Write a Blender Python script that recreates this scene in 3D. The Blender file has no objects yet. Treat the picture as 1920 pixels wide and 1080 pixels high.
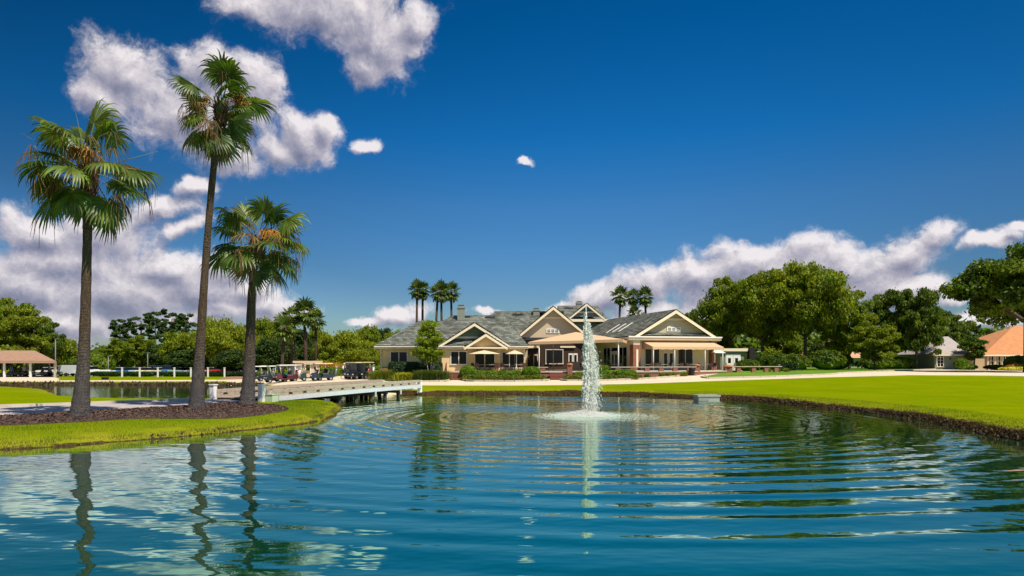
import bpy, math, random
import numpy as np
from mathutils import Vector, Matrix, geometry, noise as mnoise
R=math.radians
rng=np.random.default_rng(7); random.seed(7)
S=bpy.context.scene; COL=S.collection
# ------------------------------------------------------------------ camera
CAMZ=2.9; F=1280.0; HY=678.0
cam=bpy.data.cameras.new('camera'); co=bpy.data.objects.new('camera',cam); COL.objects.link(co)
co.location=(0,0,CAMZ); co.rotation_euler=(R(90),0,0)
cam.sensor_width=36; cam.lens=36*F/1920; cam.shift_y=(HY-540)/1920; cam.clip_start=.1; cam.clip_end=6000
S.camera=co
# ------------------------------------------------------------------ sun, sky, exposure
SUN_EL=R(57); SUN_AZ=R(136)     # compass angle of the sun measured from +Y (into the picture) towards +X
sd=Vector((math.sin(SUN_AZ)*math.cos(SUN_EL),math.cos(SUN_AZ)*math.cos(SUN_EL),math.sin(SUN_EL)))
sl=bpy.data.lights.new('sun','SUN'); sl.energy=5.0; sl.angle=R(.53); sl.color=(1,.91,.76)
so=bpy.data.objects.new('sun',sl); COL.objects.link(so); so.rotation_euler=(-sd).to_track_quat('-Z','Y').to_euler()
S.view_settings.view_transform='Standard'; S.view_settings.look='None'; S.view_settings.gamma=1
S.view_settings.use_curve_mapping=False; S.view_settings.exposure=.45
S.cycles.max_bounces=6; S.cycles.diffuse_bounces=2; S.cycles.glossy_bounces=3; S.cycles.transmission_bounces=4
S.cycles.transparent_max_bounces=6; S.cycles.use_denoising=True; S.cycles.sample_clamp_indirect=6
class NT:
    def __init__(s,t): s.t=t; s.n=t.nodes; s.l=t.links
    def new(s,typ,**kw):
        n=s.n.new(typ)
        for k,v in kw.items(): setattr(n,k,v)
        return n
    def link(s,a,b): s.l.new(a,b)
    def val(s,sock,v):
        if hasattr(v,'links') or isinstance(v,bpy.types.NodeSocket): s.l.new(v,sock)
        else: sock.default_value=v
    def math(s,op,a,b=None,c=None,clamp=False):
        n=s.new('ShaderNodeMath',operation=op); n.use_clamp=clamp
        s.val(n.inputs[0],a)
        if b is not None: s.val(n.inputs[1],b)
        if c is not None: s.val(n.inputs[2],c)
        return n.outputs[0]
    def vmath(s,op,a,b=None):
        n=s.new('ShaderNodeVectorMath',operation=op); s.val(n.inputs[0],a)
        if b is not None: s.val(n.inputs[1],b)
        return n.outputs[0]
    def noise(s,vec,scale,detail=4,rough=.5,out='Fac',dim='3D',dist=0):
        n=s.new('ShaderNodeTexNoise',noise_dimensions=dim)
        if vec is not None: s.l.new(vec,n.inputs['Vector'])
        n.inputs['Scale'].default_value=scale; n.inputs['Detail'].default_value=detail
        n.inputs['Roughness'].default_value=rough; n.inputs['Distortion'].default_value=dist
        return n.outputs[out]
    def ramp(s,fac,stops,interp='LINEAR'):
        n=s.new('ShaderNodeValToRGB'); s.l.new(fac,n.inputs[0]); cr=n.color_ramp; cr.interpolation=interp
        cr.elements[0].position=stops[0][0]; cr.elements[0].color=(*stops[0][1],1)
        cr.elements[1].position=stops[-1][0]; cr.elements[1].color=(*stops[-1][1],1)
        for p,c in stops[1:-1]:
            e=cr.elements.new(p); e.color=(*c,1)
        return n.outputs[0]
    def mix(s,fac,a,b,blend='MIX'):
        n=s.new('ShaderNodeMix',data_type='RGBA',blend_type=blend)
        s.val(n.inputs[0],fac)
        for i,v in ((6,a),(7,b)):
            if isinstance(v,bpy.types.NodeSocket): s.l.new(v,n.inputs[i])
            else: n.inputs[i].default_value=(*v[:3],1)
        return n.outputs[2]
    def maprange(s,v,a,b,c=0,d=1,smooth=False):
        n=s.new('ShaderNodeMapRange'); n.interpolation_type='SMOOTHSTEP' if smooth else 'LINEAR'
        s.val(n.inputs[0],v); n.inputs[1].default_value=a; n.inputs[2].default_value=b
        n.inputs[3].default_value=c; n.inputs[4].default_value=d
        return n.outputs[0]
def azel(px,py):
    a=math.atan((px-960)/F); return a, math.atan((HY-py)/F*math.cos(a))
# clouds: soft bodies placed by direction (azimuth, elevation) - cx, cy, rx, ry, tilt
CL=[(600,15,175,60,0),(715,70,85,62,20),(470,5,90,30,0),(695,120,42,34,0),(775,40,36,36,0),
(250,140,95,62,0),(190,175,70,34,0),(350,220,120,75,15),(430,290,62,38,0),(470,175,60,70,0),(400,130,60,50,0),
(570,258,66,48,0),(530,275,55,32,0),(605,235,34,34,0),(682,272,36,17,0),(985,304,17,9,0),
(80,435,120,42,0),(200,440,110,50,0),(300,395,75,32,-28),(360,350,44,16,-15),(330,430,60,16,-30),
(60,535,160,60,0),(130,488,170,46,0),(300,500,120,34,0),(420,500,70,34,0),(500,562,62,30,0),(430,580,120,24,0),(250,545,170,66,0),(400,540,110,60,0),(480,535,50,26,0),(90,600,190,34,0),(545,578,50,14,0),(350,600,150,26,0),
(750,590,48,20,-10),(700,607,36,10,0),(910,582,34,8,0),(30,640,200,26,0),
(1050,583,55,14,-8),(1125,565,70,30,-10),(1225,525,85,40,-10),(1310,520,90,48,0),(1400,500,100,46,-6),(1490,505,110,50,0),
(1590,505,100,55,0),(1690,485,95,48,-8),(1762,440,62,34,-10),(1850,450,80,20,-20),(1912,418,26,9,-20),(1690,545,110,40,0),(1795,562,30,24,0),(1330,585,230,34,0),(1850,600,60,18,0)]
def cloud_group():
    g=bpy.data.node_groups.new('cloud_field','ShaderNodeTree')
    g.interface.new_socket('Vector',in_out='INPUT',socket_type='NodeSocketVector')
    g.interface.new_socket('D',in_out='OUTPUT',socket_type='NodeSocketFloat')
    t=NT(g); gi=t.new('NodeGroupInput'); go=t.new('NodeGroupOutput'); v=gi.outputs[0]
    w=t.vmath('SUBTRACT',t.noise(v,9,3,.55,'Color'),(.5,.5,.5))
    sc=t.new('ShaderNodeVectorMath',operation='SCALE'); t.link(w,sc.inputs[0]); sc.inputs['Scale'].default_value=.055
    w2=t.vmath('SUBTRACT',t.noise(v,34,3,.6,'Color'),(.5,.5,.5))
    sc2=t.new('ShaderNodeVectorMath',operation='SCALE'); t.link(w2,sc2.inputs[0]); sc2.inputs['Scale'].default_value=.018
    p=t.vmath('ADD',t.vmath('ADD',v,sc.outputs[0]),sc2.outputs[0]); acc=None
    for cx,cy,rx,ry,tl in CL:
        a,e=azel(cx,cy); k=math.cos(a)
        m=t.new('ShaderNodeMapping',vector_type='TEXTURE'); t.link(p,m.inputs[0])
        m.inputs['Location'].default_value=(a,e,0); m.inputs['Rotation'].default_value=(0,0,R(-tl))
        m.inputs['Scale'].default_value=(rx/F*k*k,ry/F*k,1)
        fl=t.vmath('MULTIPLY',m.outputs[0],(1,1,0))
        ln=t.new('ShaderNodeVectorMath',operation='LENGTH'); t.link(fl,ln.inputs[0]); d=ln.outputs['Value']
        acc=d if acc is None else t.math('SMOOTH_MIN',acc,d,.35)
    f=t.math('SUBTRACT',1.0,acc); f=t.math('MAXIMUM',f,-2.0)
    # sky outside the photographed part carries scattered clouds of the same sort
    sx=t.new('ShaderNodeSeparateXYZ'); t.link(v,sx.inputs[0])
    far=t.math('MAXIMUM',t.maprange(t.math('ABSOLUTE',sx.outputs[0]),.68,.85),t.maprange(sx.outputs[1],.52,.66))
    gen=t.math('MULTIPLY',t.math('SUBTRACT',t.noise(v,3.2,2,.5),.56),5.0)
    f=t.math('MAXIMUM',f,t.math('SUBTRACT',gen,t.math('MULTIPLY',t.math('SUBTRACT',1.0,far),6.0)))
    n=t.math('SUBTRACT',t.noise(p,20,10,.70),.5)
    n1=t.math('SUBTRACT',t.noise(p,8,3,.5),.5)
    D=t.math('ADD',f,t.math('ADD',t.math('MULTIPLY',n,1.75),t.math('MULTIPLY',n1,1.6)))
    t.link(D,go.inputs[0]); return g
def make_world():
    w=bpy.data.worlds.new('World'); S.world=w; w.use_nodes=True; t=NT(w.node_tree); t.n.clear()
    out=t.new('ShaderNodeOutputWorld'); bg=t.new('ShaderNodeBackground'); bg.inputs[1].default_value=.10
    sky=t.new('ShaderNodeTexSky',sky_type='NISHITA'); sky.sun_disc=False; sky.sun_elevation=SUN_EL; sky.sun_rotation=SUN_AZ
    sky.altitude=0; sky.air_density=1.0; sky.dust_density=.6; sky.ozone_density=3.0
    gm=t.new('ShaderNodeGamma'); t.link(sky.outputs[0],gm.inputs[0]); gm.inputs[1].default_value=1.75
    skc=t.mix(1.0,gm.outputs[0],SKYTINT,'MULTIPLY')
    tc=t.new('ShaderNodeTexCoord'); sp=t.new('ShaderNodeSeparateXYZ'); t.link(tc.outputs['Generated'],sp.inputs[0])
    skc=t.mix(1.0,skc,t.ramp(sp.outputs[2],SKYRAMP),'MULTIPLY')
    dk=t.math('MULTIPLY',t.maprange(sp.outputs[0],-.75,.15,.50,1,smooth=True),t.maprange(sp.outputs[0],.2,.8,1,.72,smooth=True)); dk=t.math('MAXIMUM',dk,t.maprange(sp.outputs[2],.05,.42,1,0)); dc=t.new('ShaderNodeCombineColor'); [t.link(dk,dc.inputs[i]) for i in range(3)]
    skc=t.mix(1.0,skc,dc.outputs[0],'MULTIPLY')
    az=t.math('ARCTAN2',sp.outputs[0],sp.outputs[1]); el=t.math('ARCSINE',sp.outputs[2])
    cv=t.new('ShaderNodeCombineXYZ'); t.link(az,cv.inputs[0]); t.link(el,cv.inputs[1])
    g=cloud_group()
    a=t.new('ShaderNodeGroup'); a.node_tree=g; t.link(cv.outputs[0],a.inputs[0])
    b=t.new('ShaderNodeGroup'); b.node_tree=g; t.link(t.vmath('ADD',cv.outputs[0],(.007,.015,0)),b.inputs[0])
    al=t.maprange(a.outputs[0],-.30,.40,smooth=True); al=t.math('POWER',al,1.5)
    dif=t.math('SUBTRACT',a.outputs[0],b.outputs[0])
    depth=t.maprange(a.outputs[0],.1,1.5,0,1)
    lit=t.math('ADD',t.math('MULTIPLY',dif,.75),t.math('SUBTRACT',.70,t.math('MULTIPLY',depth,.36)),clamp=True)
    cc=t.ramp(lit,[(0,(1.25,1.35,2.0)),(.3,(1.95,2.0,2.75)),(.58,(3.3,3.15,3.75)),(.85,(5.3,4.95,5.2)),(1,(6.6,6.2,6.3))])
    al=t.math('MULTIPLY',al,t.maprange(el,-.01,.03,0,1)); al=t.math('MULTIPLY',al,.95)
    c=t.mix(al,skc,cc); t.link(c,bg.inputs[0]); t.link(bg.outputs[0],out.inputs[0])
SKYTINT=(.104,.24,.285)
SKYRAMP=[(0,(1.05,.50,.47)),(.10,(1.12,.58,.56)),(.22,(1.05,.83,.75)),(.31,(.30,.95,.93)),(.45,(.04,.93,.91)),(1,(.04,.80,.82))]
make_world()
# ------------------------------------------------------------------ materials
MATS={}
def mat(name,col,rough=.8,var=0.,vscale=4.,col2=None,bump=0.,bscale=20.,metal=0.,spec=.3,trans=None,island=0.,obj=True,fn=None):
    if name in MATS: return MATS[name]
    m=bpy.data.materials.new(name); m.use_nodes=True; t=NT(m.node_tree); bs=t.n['Principled BSDF']
    tc=t.new('ShaderNodeTexCoord'); ge=t.new('ShaderNodeNewGeometry'); pos=tc.outputs['Object'] if obj else ge.outputs['Position']
    c=None
    if col2 is not None:
        f=t.maprange(t.noise(pos,vscale,5,.6),.36,.64); c=t.mix(f,col,col2)
    if island:
        hs=t.new('ShaderNodeHueSaturation'); rn=ge.outputs['Random Per Island']
        t.val(hs.inputs['Value'],t.maprange(rn,0,1,1-island,1+island)); t.val(hs.inputs['Hue'],t.maprange(rn,0,1,.5-island*.03,.5+island*.03))
        if c is None: hs.inputs['Color'].default_value=(*col,1)
        else: t.link(c,hs.inputs['Color'])
        c=hs.outputs[0]
    if var:
        f=t.maprange(t.noise(pos,vscale*3,4,.6),.3,.7,1-var,1+var)
        vv=t.new('ShaderNodeCombineColor'); [t.link(f,vv.inputs[i]) for i in range(3)]
        c=t.mix(1.0,c if c is not None else col,vv.outputs[0],'MULTIPLY')
    if c is None: bs.inputs['Base Color'].default_value=(*col,1)
    else: t.link(c,bs.inputs['Base Color'])
    bs.inputs['Roughness'].default_value=rough; bs.inputs['Metallic'].default_value=metal; bs.inputs['Specular IOR Level'].default_value=spec
    if bump:
        b=t.new('ShaderNodeBump'); b.inputs['Strength'].default_value=bump; b.inputs['Distance'].default_value=.05
        t.link(t.noise(pos,bscale,4,.6),b.inputs['Height']); t.link(b.outputs[0],bs.inputs['Normal'])
    if trans:
        tr=t.new('ShaderNodeBsdfTranslucent'); mx=t.new('ShaderNodeMixShader'); mx.inputs[0].default_value=trans
        if c is not None: t.link(t.mix(1.0,c,(1.5,1.5,.6),'MULTIPLY'),tr.inputs[0])
        else: tr.inputs[0].default_value=(col[0]*1.5,col[1]*1.5,col[2]*.6,1)
        o=t.n['Material Output']; t.link(bs.outputs[0],mx.inputs[1]); t.link(tr.outputs[0],mx.inputs[2]); t.link(mx.outputs[0],o.inputs[0])
    if fn: fn(t,bs,pos,c)
    MATS[name]=m; return m
def lap(period,depth):
    def fn(t,bs,pos,c):
        s=t.new('ShaderNodeSeparateXYZ'); t.link(pos,s.inputs[0]); f=t.math('FRACT',t.math('DIVIDE',s.outputs[2],period))
        b=t.new('ShaderNodeBump'); b.inputs['Strength'].default_value=.7; b.inputs['Distance'].default_value=depth
        t.link(f,b.inputs['Height']); t.link(b.outputs[0],bs.inputs['Normal'])
    return fn
def brickfn(t,bs,pos,c):
    s=t.new('ShaderNodeSeparateXYZ'); t.link(pos,s.inputs[0]); cx=t.new('ShaderNodeCombineXYZ')
    t.link(t.math('ADD',s.outputs[0],s.outputs[1]),cx.inputs[0]); t.link(s.outputs[2],cx.inputs[1])
    b=t.new('ShaderNodeTexBrick'); t.link(cx.outputs[0],b.inputs[0]); b.inputs['Scale'].default_value=1
    b.inputs['Brick Width'].default_value=.22; b.inputs['Row Height'].default_value=.075; b.inputs['Mortar Size'].default_value=.008
    b.inputs['Color1'].default_value=(.30,.085,.045,1); b.inputs['Color2'].default_value=(.20,.055,.03,1); b.inputs['Mortar'].default_value=(.3,.22,.17,1)
    t.link(b.outputs[0],bs.inputs['Base Color'])
LEAF_O=mat('leaf_oak',(.095,.15,.004),.6,island=.55,trans=.42,col2=(.235,.26,.006),vscale=.22)
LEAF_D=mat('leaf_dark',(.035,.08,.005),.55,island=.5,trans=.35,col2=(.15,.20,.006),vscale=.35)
LEAF_Y=mat('leaf_bright',(.15,.20,.006),.6,island=.4,trans=.4,col2=(.26,.28,.008),vscale=.5)
LEAF_P=mat('leaf_pine',(.028,.065,.010),.7,island=.3,trans=.2,col2=(.05,.09,.01),vscale=.5)
LEAF_H=mat('leaf_hedge',(.09,.17,.004),.6,island=.4,trans=.3,col2=(.15,.24,.006),vscale=1.2)
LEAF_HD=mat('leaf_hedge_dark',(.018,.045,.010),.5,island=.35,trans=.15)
LEAF_G=mat('leaf_groundcover',(.085,.13,.008),.6,island=.35,trans=.3,col2=(.15,.14,.01),vscale=1.0)
LEAF_R=mat('leaf_reed',(.17,.20,.02),.6,island=.3,trans=.35)
LEAF_F=mat('leaf_flower',(.35,.20,.01),.6,island=.4,trans=.3)
FROND=mat('frond_green',(.028,.060,.007),.42,island=.3,trans=.32,col2=(.085,.13,.012),vscale=1.5,spec=.5)
FROND_L=mat('frond_light',(.060,.105,.008),.45,island=.4,trans=.33,col2=(.14,.18,.02),vscale=1.5,spec=.5)
FROND_B=mat('frond_dead',(.16,.095,.035),.8,island=.35,trans=.2)
FRUIT=mat('palm_fruit',(.45,.21,.045),.7,island=.35,trans=.2)
STEM=mat('frond_stem',(.12,.13,.03),.5)
BARK=mat('bark',(.07,.05,.035),.95,col2=(.12,.095,.07),vscale=3,bump=.8,bscale=9)
def ringfn(t,bs,pos,c):
    s=t.new('ShaderNodeSeparateXYZ'); t.link(pos,s.inputs[0])
    h=t.math('ADD',t.math('MULTIPLY',s.outputs[2],19.0),t.math('MULTIPLY',t.noise(pos,1.6,5,.75),16.0))
    w=t.math('SINE',t.math('MULTIPLY',h,2.6)); w=t.math('MULTIPLY',w,t.maprange(t.noise(pos,1.1,3,.6),.38,.62))
    fm=t.new('ShaderNodeMapping'); t.link(pos,fm.inputs[0]); fm.inputs['Scale'].default_value=(22,22,2.2); fib=t.noise(fm.outputs[0],1.0,4,.65)
    nn=t.noise(pos,16,5,.75); mixn=t.math('ADD',t.math('MULTIPLY',fib,1.2),t.math('MULTIPLY',nn,1.2))
    b=t.new('ShaderNodeBump'); b.inputs['Strength'].default_value=.8; b.inputs['Distance'].default_value=.03
    t.link(t.math('ADD',t.math('MULTIPLY',w,.35),mixn),b.inputs['Height']); t.link(b.outputs[0],bs.inputs['Normal'])
    k=t.maprange(t.math('ADD',t.math('MULTIPLY',w,.28),mixn),.75,1.7)
    lo=t.ramp(k,[(0,(.022,.018,.019)),(.5,(.062,.052,.052)),(1,(.135,.118,.115))]); hi=t.ramp(k,[(0,(.016,.009,.006)),(.5,(.060,.036,.022)),(1,(.135,.090,.058))])
    t.link(t.mix(t.maprange(t.math('ADD',s.outputs[2],t.math('MULTIPLY',t.noise(pos,.8,2,.5),3.0)),2.2,5.5),lo,hi),bs.inputs['Base Color'])
PALMBARK=mat('palm_bark',(.1,.08,.06),.95,fn=ringfn)
BOOT=mat('palm_boots',(.11,.045,.022),.9,col2=(.05,.025,.015),vscale=6,bump=1,bscale=14)
TILE=mat('roof_tile',(.145,.152,.128),.8,col2=(.225,.232,.20),vscale=.6,island=.4,spec=.3)
TILE_D=mat('roof_edge',(.035,.035,.04),.7)
FASC=mat('fascia_cream',(.78,.66,.47),.7,var=.05)
WHITE=mat('white_paint',(.75,.72,.66),.6,var=.06)
WALL=mat('stucco_yellow',(.74,.56,.27),.9,var=.07,bump=.2,bscale=30,vscale=.6)
WALLP=mat('stucco_pale',(.85,.72,.40),.9,var=.05)
WALLT=mat('siding_tan',(.54,.44,.30),.85,var=.04,fn=lap(.17,.02))
WALLG=mat('siding_green',(.17,.20,.13),.85,var=.04)
BRICK=mat('brick',(.25,.07,.04),.9,fn=brickfn)
BRICKD=mat('brick_dark',(.045,.026,.018),.9,var=.2)
FRAME=mat('window_frame',(.75,.70,.60),.6)
GLASS=mat('window_glass',(.008,.009,.012),.03,spec=.35)
AWN=mat('awning_cloth',(.60,.41,.25),.9,var=.04,trans=.12)
CONC=mat('concrete',(.50,.44,.34),.9,col2=(.42,.36,.27),vscale=1.2,bump=.15,bscale=40)
PAVE=mat('path_concrete',(.60,.50,.36),.9,col2=(.54,.44,.31),vscale=.5,bump=.12,bscale=30,obj=False)
ASPH=mat('asphalt_worn',(.34,.295,.29),.95,col2=(.42,.37,.36),vscale=.7,bump=.25,bscale=60,obj=False)
MULCH=mat('mulch',(.045,.027,.022),.95,col2=(.10,.062,.05),vscale=9,bump=1,bscale=40,obj=False)
CHIP=mat('mulch_chip',(.075,.042,.032),.95,island=.7)
WOODG=mat('timber_weathered',(.34,.28,.215),.9,var=.22,vscale=1.6,bump=.4,bscale=22)
WOODW=mat('timber_pale',(.48,.49,.53),.75,var=.1,vscale=1.5)
WOODD=mat('timber_dark',(.035,.03,.026),.9,var=.2)
POSTW=mat('post_white',(.72,.68,.66),.7,var=.08)
BOXG=mat('utility_green',(.42,.50,.36),.7)
BLACK=mat('black_plastic',(.015,.015,.017),.45)
TYRE=mat('tyre',(.02,.02,.02),.85)
RIM=mat('rim',(.45,.45,.45),.35,metal=.6)
METAL=mat('metal_grey',(.20,.19,.18),.7)
REDP=mat('rail_red',(.13,.03,.03),.7)
SKIN=mat('skin',(.42,.24,.16),.6)
def paint(n,c): return mat('paint_'+n,c,.25,spec=.6)
# ------------------------------------------------------------------ object helpers
def tag(o,label=None,cat=None,group=None,kind=None):
    if label: o['label']=label
    if cat: o['category']=cat
    if group: o['group']=group
    if kind: o['kind']=kind
    return o
def empty(name,loc,rz=0,label=None,cat=None,group=None):
    o=bpy.data.objects.new(name,None); COL.objects.link(o); o.location=loc; o.rotation_euler=(0,0,rz); o.empty_display_size=.2
    return tag(o,label,cat,group)
def link(name,me,parent=None,loc=(0,0,0),rot=(0,0,0),sc=(1,1,1)):
    o=bpy.data.objects.new(name,me); COL.objects.link(o); o.location=loc; o.rotation_euler=rot; o.scale=sc
    if parent: o.parent=parent
    return o
def npmesh(name,V,Fq,mats,midx=None,smooth=False,attr=None):
    V=np.asarray(V,dtype=np.float32); Fq=np.asarray(Fq,dtype=np.int32); k=Fq.shape[1]; n=len(Fq)
    me=bpy.data.meshes.new(name); me.vertices.add(len(V)); me.vertices.foreach_set('co',V.ravel())
    me.loops.add(n*k); me.loops.foreach_set('vertex_index',Fq.ravel()); me.polygons.add(n)
    me.polygons.foreach_set('loop_start',np.arange(0,n*k,k,dtype=np.int32)); me.polygons.foreach_set('loop_total',np.full(n,k,dtype=np.int32))
    if smooth: me.polygons.foreach_set('use_smooth',np.ones(n,dtype=bool))
    for m in (mats if isinstance(mats,(list,tuple)) else [mats]): me.materials.append(m)
    if midx is not None: me.polygons.foreach_set('material_index',np.asarray(midx,dtype=np.int32))
    if attr:
        for an,av in attr.items():
            a=me.attributes.new(an,'FLOAT','POINT'); a.data.foreach_set('value',np.asarray(av,dtype=np.float32))
    me.update(calc_edges=True); me.validate(); return me
class MB:
    def __init__(s): s.v=[]; s.f=[]; s.m=[]; s.mi=0; s.M=Matrix.Identity(4); s.sm=[]
    def add(s,vs,fs,smooth=False):
        b=len(s.v); s.v+=[tuple(s.M@Vector(v)) for v in vs]
        for f in fs: s.f.append([b+i for i in f]); s.m.append(s.mi); s.sm.append(smooth)
        return s
    def box(s,x0,x1,y0,y1,z0,z1):
        return s.add([(x0,y0,z0),(x1,y0,z0),(x1,y1,z0),(x0,y1,z0),(x0,y0,z1),(x1,y0,z1),(x1,y1,z1),(x0,y1,z1)],
          [(0,3,2,1),(4,5,6,7),(0,1,5,4),(1,2,6,5),(2,3,7,6),(3,0,4,7)])
    def poly(s,pts): return s.add(pts,[tuple(range(len(pts)))])
    def prism(s,pts,vec):
        n=len(pts); P=[Vector(p) for p in pts]; Q=[p+Vector(vec) for p in P]
        return s.add(P+Q,[tuple(range(n))[::-1],tuple(range(n,2*n))]+[(i,(i+1)%n,n+(i+1)%n,n+i) for i in range(n)])
    def tube(s,pts,rad,seg=8,cap=True,smooth=True,ang0=0):
        P=[Vector(p) for p in pts]; n=len(P)
        if not isinstance(rad,(list,tuple)): rad=[rad]*n
        vs=[]; up=Vector((0,0,1)); d0=(P[1]-P[0]).normalized(); a=d0.cross(up)
        if a.length<.1: a=d0.cross(Vector((0,1,0)))
        a.normalize()
        for i in range(n):
            d=(P[min(i+1,n-1)]-P[max(i-1,0)]).normalized(); a=(a-d*a.dot(d)).normalized(); b=d.cross(a)
            for k in range(seg):
                th=ang0+2*math.pi*k/seg; vs.append(P[i]+(a*math.cos(th)+b*math.sin(th))*rad[i])
        fs=[(i*seg+k,i*seg+(k+1)%seg,(i+1)*seg+(k+1)%seg,(i+1)*seg+k) for i in range(n-1) for k in range(seg)]
        if cap: fs+= [tuple(range(seg))[::-1],tuple(range((n-1)*seg,n*seg))]
        return s.add(vs,fs,smooth)
    def lathe(s,prof,c=(0,0,0),seg=12,smooth=True):
        return s.tube([(c[0],c[1],c[2]+z) for r,z in prof],[max(r,.0005) for r,z in prof],seg,True,smooth)
    def build(s,name,mats,parent=None,loc=(0,0,0),rot=(0,0,0)):
        me=s.mesh(name,mats); return link(name,me,parent,loc,rot)
    def mesh(s,name,mats):
        me=bpy.data.meshes.new(name); me.from_pydata(s.v,[],s.f)
        for m in (mats if isinstance(mats,(list,tuple)) else [mats]): me.materials.append(m)
        if any(s.m): me.polygons.foreach_set('material_index',s.m)
        if any(s.sm): me.polygons.foreach_set('use_smooth',s.sm)
        me.update(); return me
def copy_tree(o,parent=None):
    c=o.copy(); COL.objects.link(c); c.parent=parent
    if 'label' in c and parent is None: pass
    for ch in list(o.children): copy_tree(ch,c)
    return c
def PW(px,py,Y): return Vector(((px-960)/F*Y,Y,CAMZ+(HY-py)/F*Y))
def PX(px,Y): return (px-960)/F*Y
def PZ(py,Y): return CAMZ+(HY-py)/F*Y
# ------------------------------------------------------------------ pond outline and ground height
def z0(px,py): d=CAMZ*F/(py-HY); return ((px-960)/F*d,d)
ctl=[(-3,3.6),(12,3.0),(24,5),(31,12),(27,19),(21.8,23)]+[z0(*p) for p in [(1920,828),(1800,803),(1650,778),(1500,762),(1400,752),(1300,748),(1200,744),(1100,741.5),(1000,740.5),(880,740),(810,740)]]
ctl+=[(-8.2,59.6),(-10.5,60.6),(-14.5,61.5),(-19,64),(-25,70),(-29,78),(-33,82.5),(-40,84),(-48,84.5),(-56,85),(-64,83),(-62,78),(-53,71),(-44,64),(-37.5,56.5),(-33,51.5),(-28.5,48.5),(-23.5,46.5),(-18.5,46.8),(-15,47.5),(-12.6,46.6),(-11,43.8)]
ctl+=[z0(*p) for p in [(634,773),(602,789),(531,799),(425,811),(294,823),(124,836),(0,843)]]+[(-21,18.8),(-29,13),(-29,6),(-16,3.4)]
def catmull(c,step):
    c=np.array(c); n=len(c); out=[]
    for i in range(n):
        p0,p1,p2,p3=c[i-1],c[i],c[(i+1)%n],c[(i+2)%n]; k=max(2,int(np.linalg.norm(p2-p1)/step))
        for j in range(k):
            t=j/k; out.append(.5*((2*p1)+(-p0+p2)*t+(2*p0-5*p1+4*p2-p3)*t*t+(-p0+3*p1-3*p2+p3)*t**3))
    return np.array(out)
SH=catmull(ctl,.55)
# small irregularities of the water's edge
_nn=np.array([mnoise.noise(Vector((p[0]*.5,p[1]*.5,0)))*.22+mnoise.noise(Vector((p[0]*1.7,p[1]*1.7,3)))*.10 for p in SH])
_t=np.roll(SH,-1,0)-np.roll(SH,1,0); _t/=np.linalg.norm(_t,axis=1)[:,None]; _N=np.stack([_t[:,1],-_t[:,0]],1)
SH=SH+_N*_nn[:,None]
def inpoly(P,poly):
    x,y=P[:,0],P[:,1]; ins=np.zeros(len(P),bool); n=len(poly)
    for i in range(n):
        x1,y1=poly[i]; x2,y2=poly[(i+1)%n]
        c=((y1>y)!=(y2>y)); 
        with np.errstate(divide='ignore',invalid='ignore'): xi=(x2-x1)*(y-y1)/(y2-y1+1e-30)+x1
        ins^=c&(x<xi)
    return ins
def sdf(P,poly=None):
    poly=SH if poly is None else poly
    A=poly; B=np.roll(poly,-1,0); D=B-A; L2=(D**2).sum(1); out=np.empty(len(P))
    for s in range(0,len(P),4000):
        Q=P[s:s+4000]; w=Q[:,None,:]-A[None]; t=np.clip((w*D[None]).sum(2)/L2[None],0,1); r=w-D[None]*t[...,None]
        out[s:s+4000]=np.sqrt((r**2).sum(2).min(1))
    ins=inpoly(P,poly); return np.where(ins,-out,out)
def sstep(a,b,x): t=np.clip((x-a)/(b-a),0,1); return t*t*(3-2*t)
def gbase(x,y):
    zL=np.interp(y,[0,45,60,84,110,150,250,400,3000],[.62,.62,.55,.38,.35,.42,1.2,1.6,2.2])
    zC=np.interp(y,[0,55,62,70,76,85,130,250,400,3000],[.6,.58,.64,.84,.95,1.02,1.3,1.6,1.8,2.2])
    zR=np.interp(y,[0,50,60,66,74,82,100,125,200,400,3000],[.6,.6,.66,.80,1.15,1.48,1.55,1.58,1.7,1.9,2.2])
    a=sstep(-36,-14,x-np.clip(y-75,0,60)*-.15*0); b=sstep(6,24,x)
    return (zL*(1-a)+zC*a)*(1-b)+zR*b
def edgeh(x,y):
    right=sstep(-9,4,x); e=.10+(.22+.09*np.sin(x*.9+y*.37)*np.sin(x*.31-y*.23+1))*right; e=np.where(y>60.,np.maximum(e,.26),e); return e
def gz(x,y,ds=None):
    x=np.atleast_1d(np.asarray(x,float)); y=np.atleast_1d(np.asarray(y,float))
    if ds is None: ds=sdf(np.stack([x,y],1))
    b=gbase(x,y); e=edgeh(x,y); w=1.3+.9*sstep(0,10,x)
    land=e*sstep(0,.28,ds)+(b-e)*(1-np.exp(-np.maximum(ds,0)/w))
    return np.where(ds<0,np.maximum(ds*.9,-.9)-.02,land+.0)
def GZ(x,y): return float(gz(x,y)[0])
def GP(px,py,lo=14,hi=900):
    lo,hi=float(lo),float(hi)
    Ys=np.geomspace(lo,hi,900); X=(px-960)/F*Ys; Z=CAMZ-(py-HY)/F*Ys; g=gbase(X,Ys); i=np.argmax(Z<=g)
    if i==0: i=1
    a,b=Ys[i-1],Ys[i]; fa=CAMZ-(py-HY)/F*a-gbase((px-960)/F*a,a); fb=CAMZ-(py-HY)/F*b-gbase((px-960)/F*b,b)
    t=fa/(fa-fb+1e-9); Y=float(a+(b-a)*t); return (float((px-960)/F*Y),Y)
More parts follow.
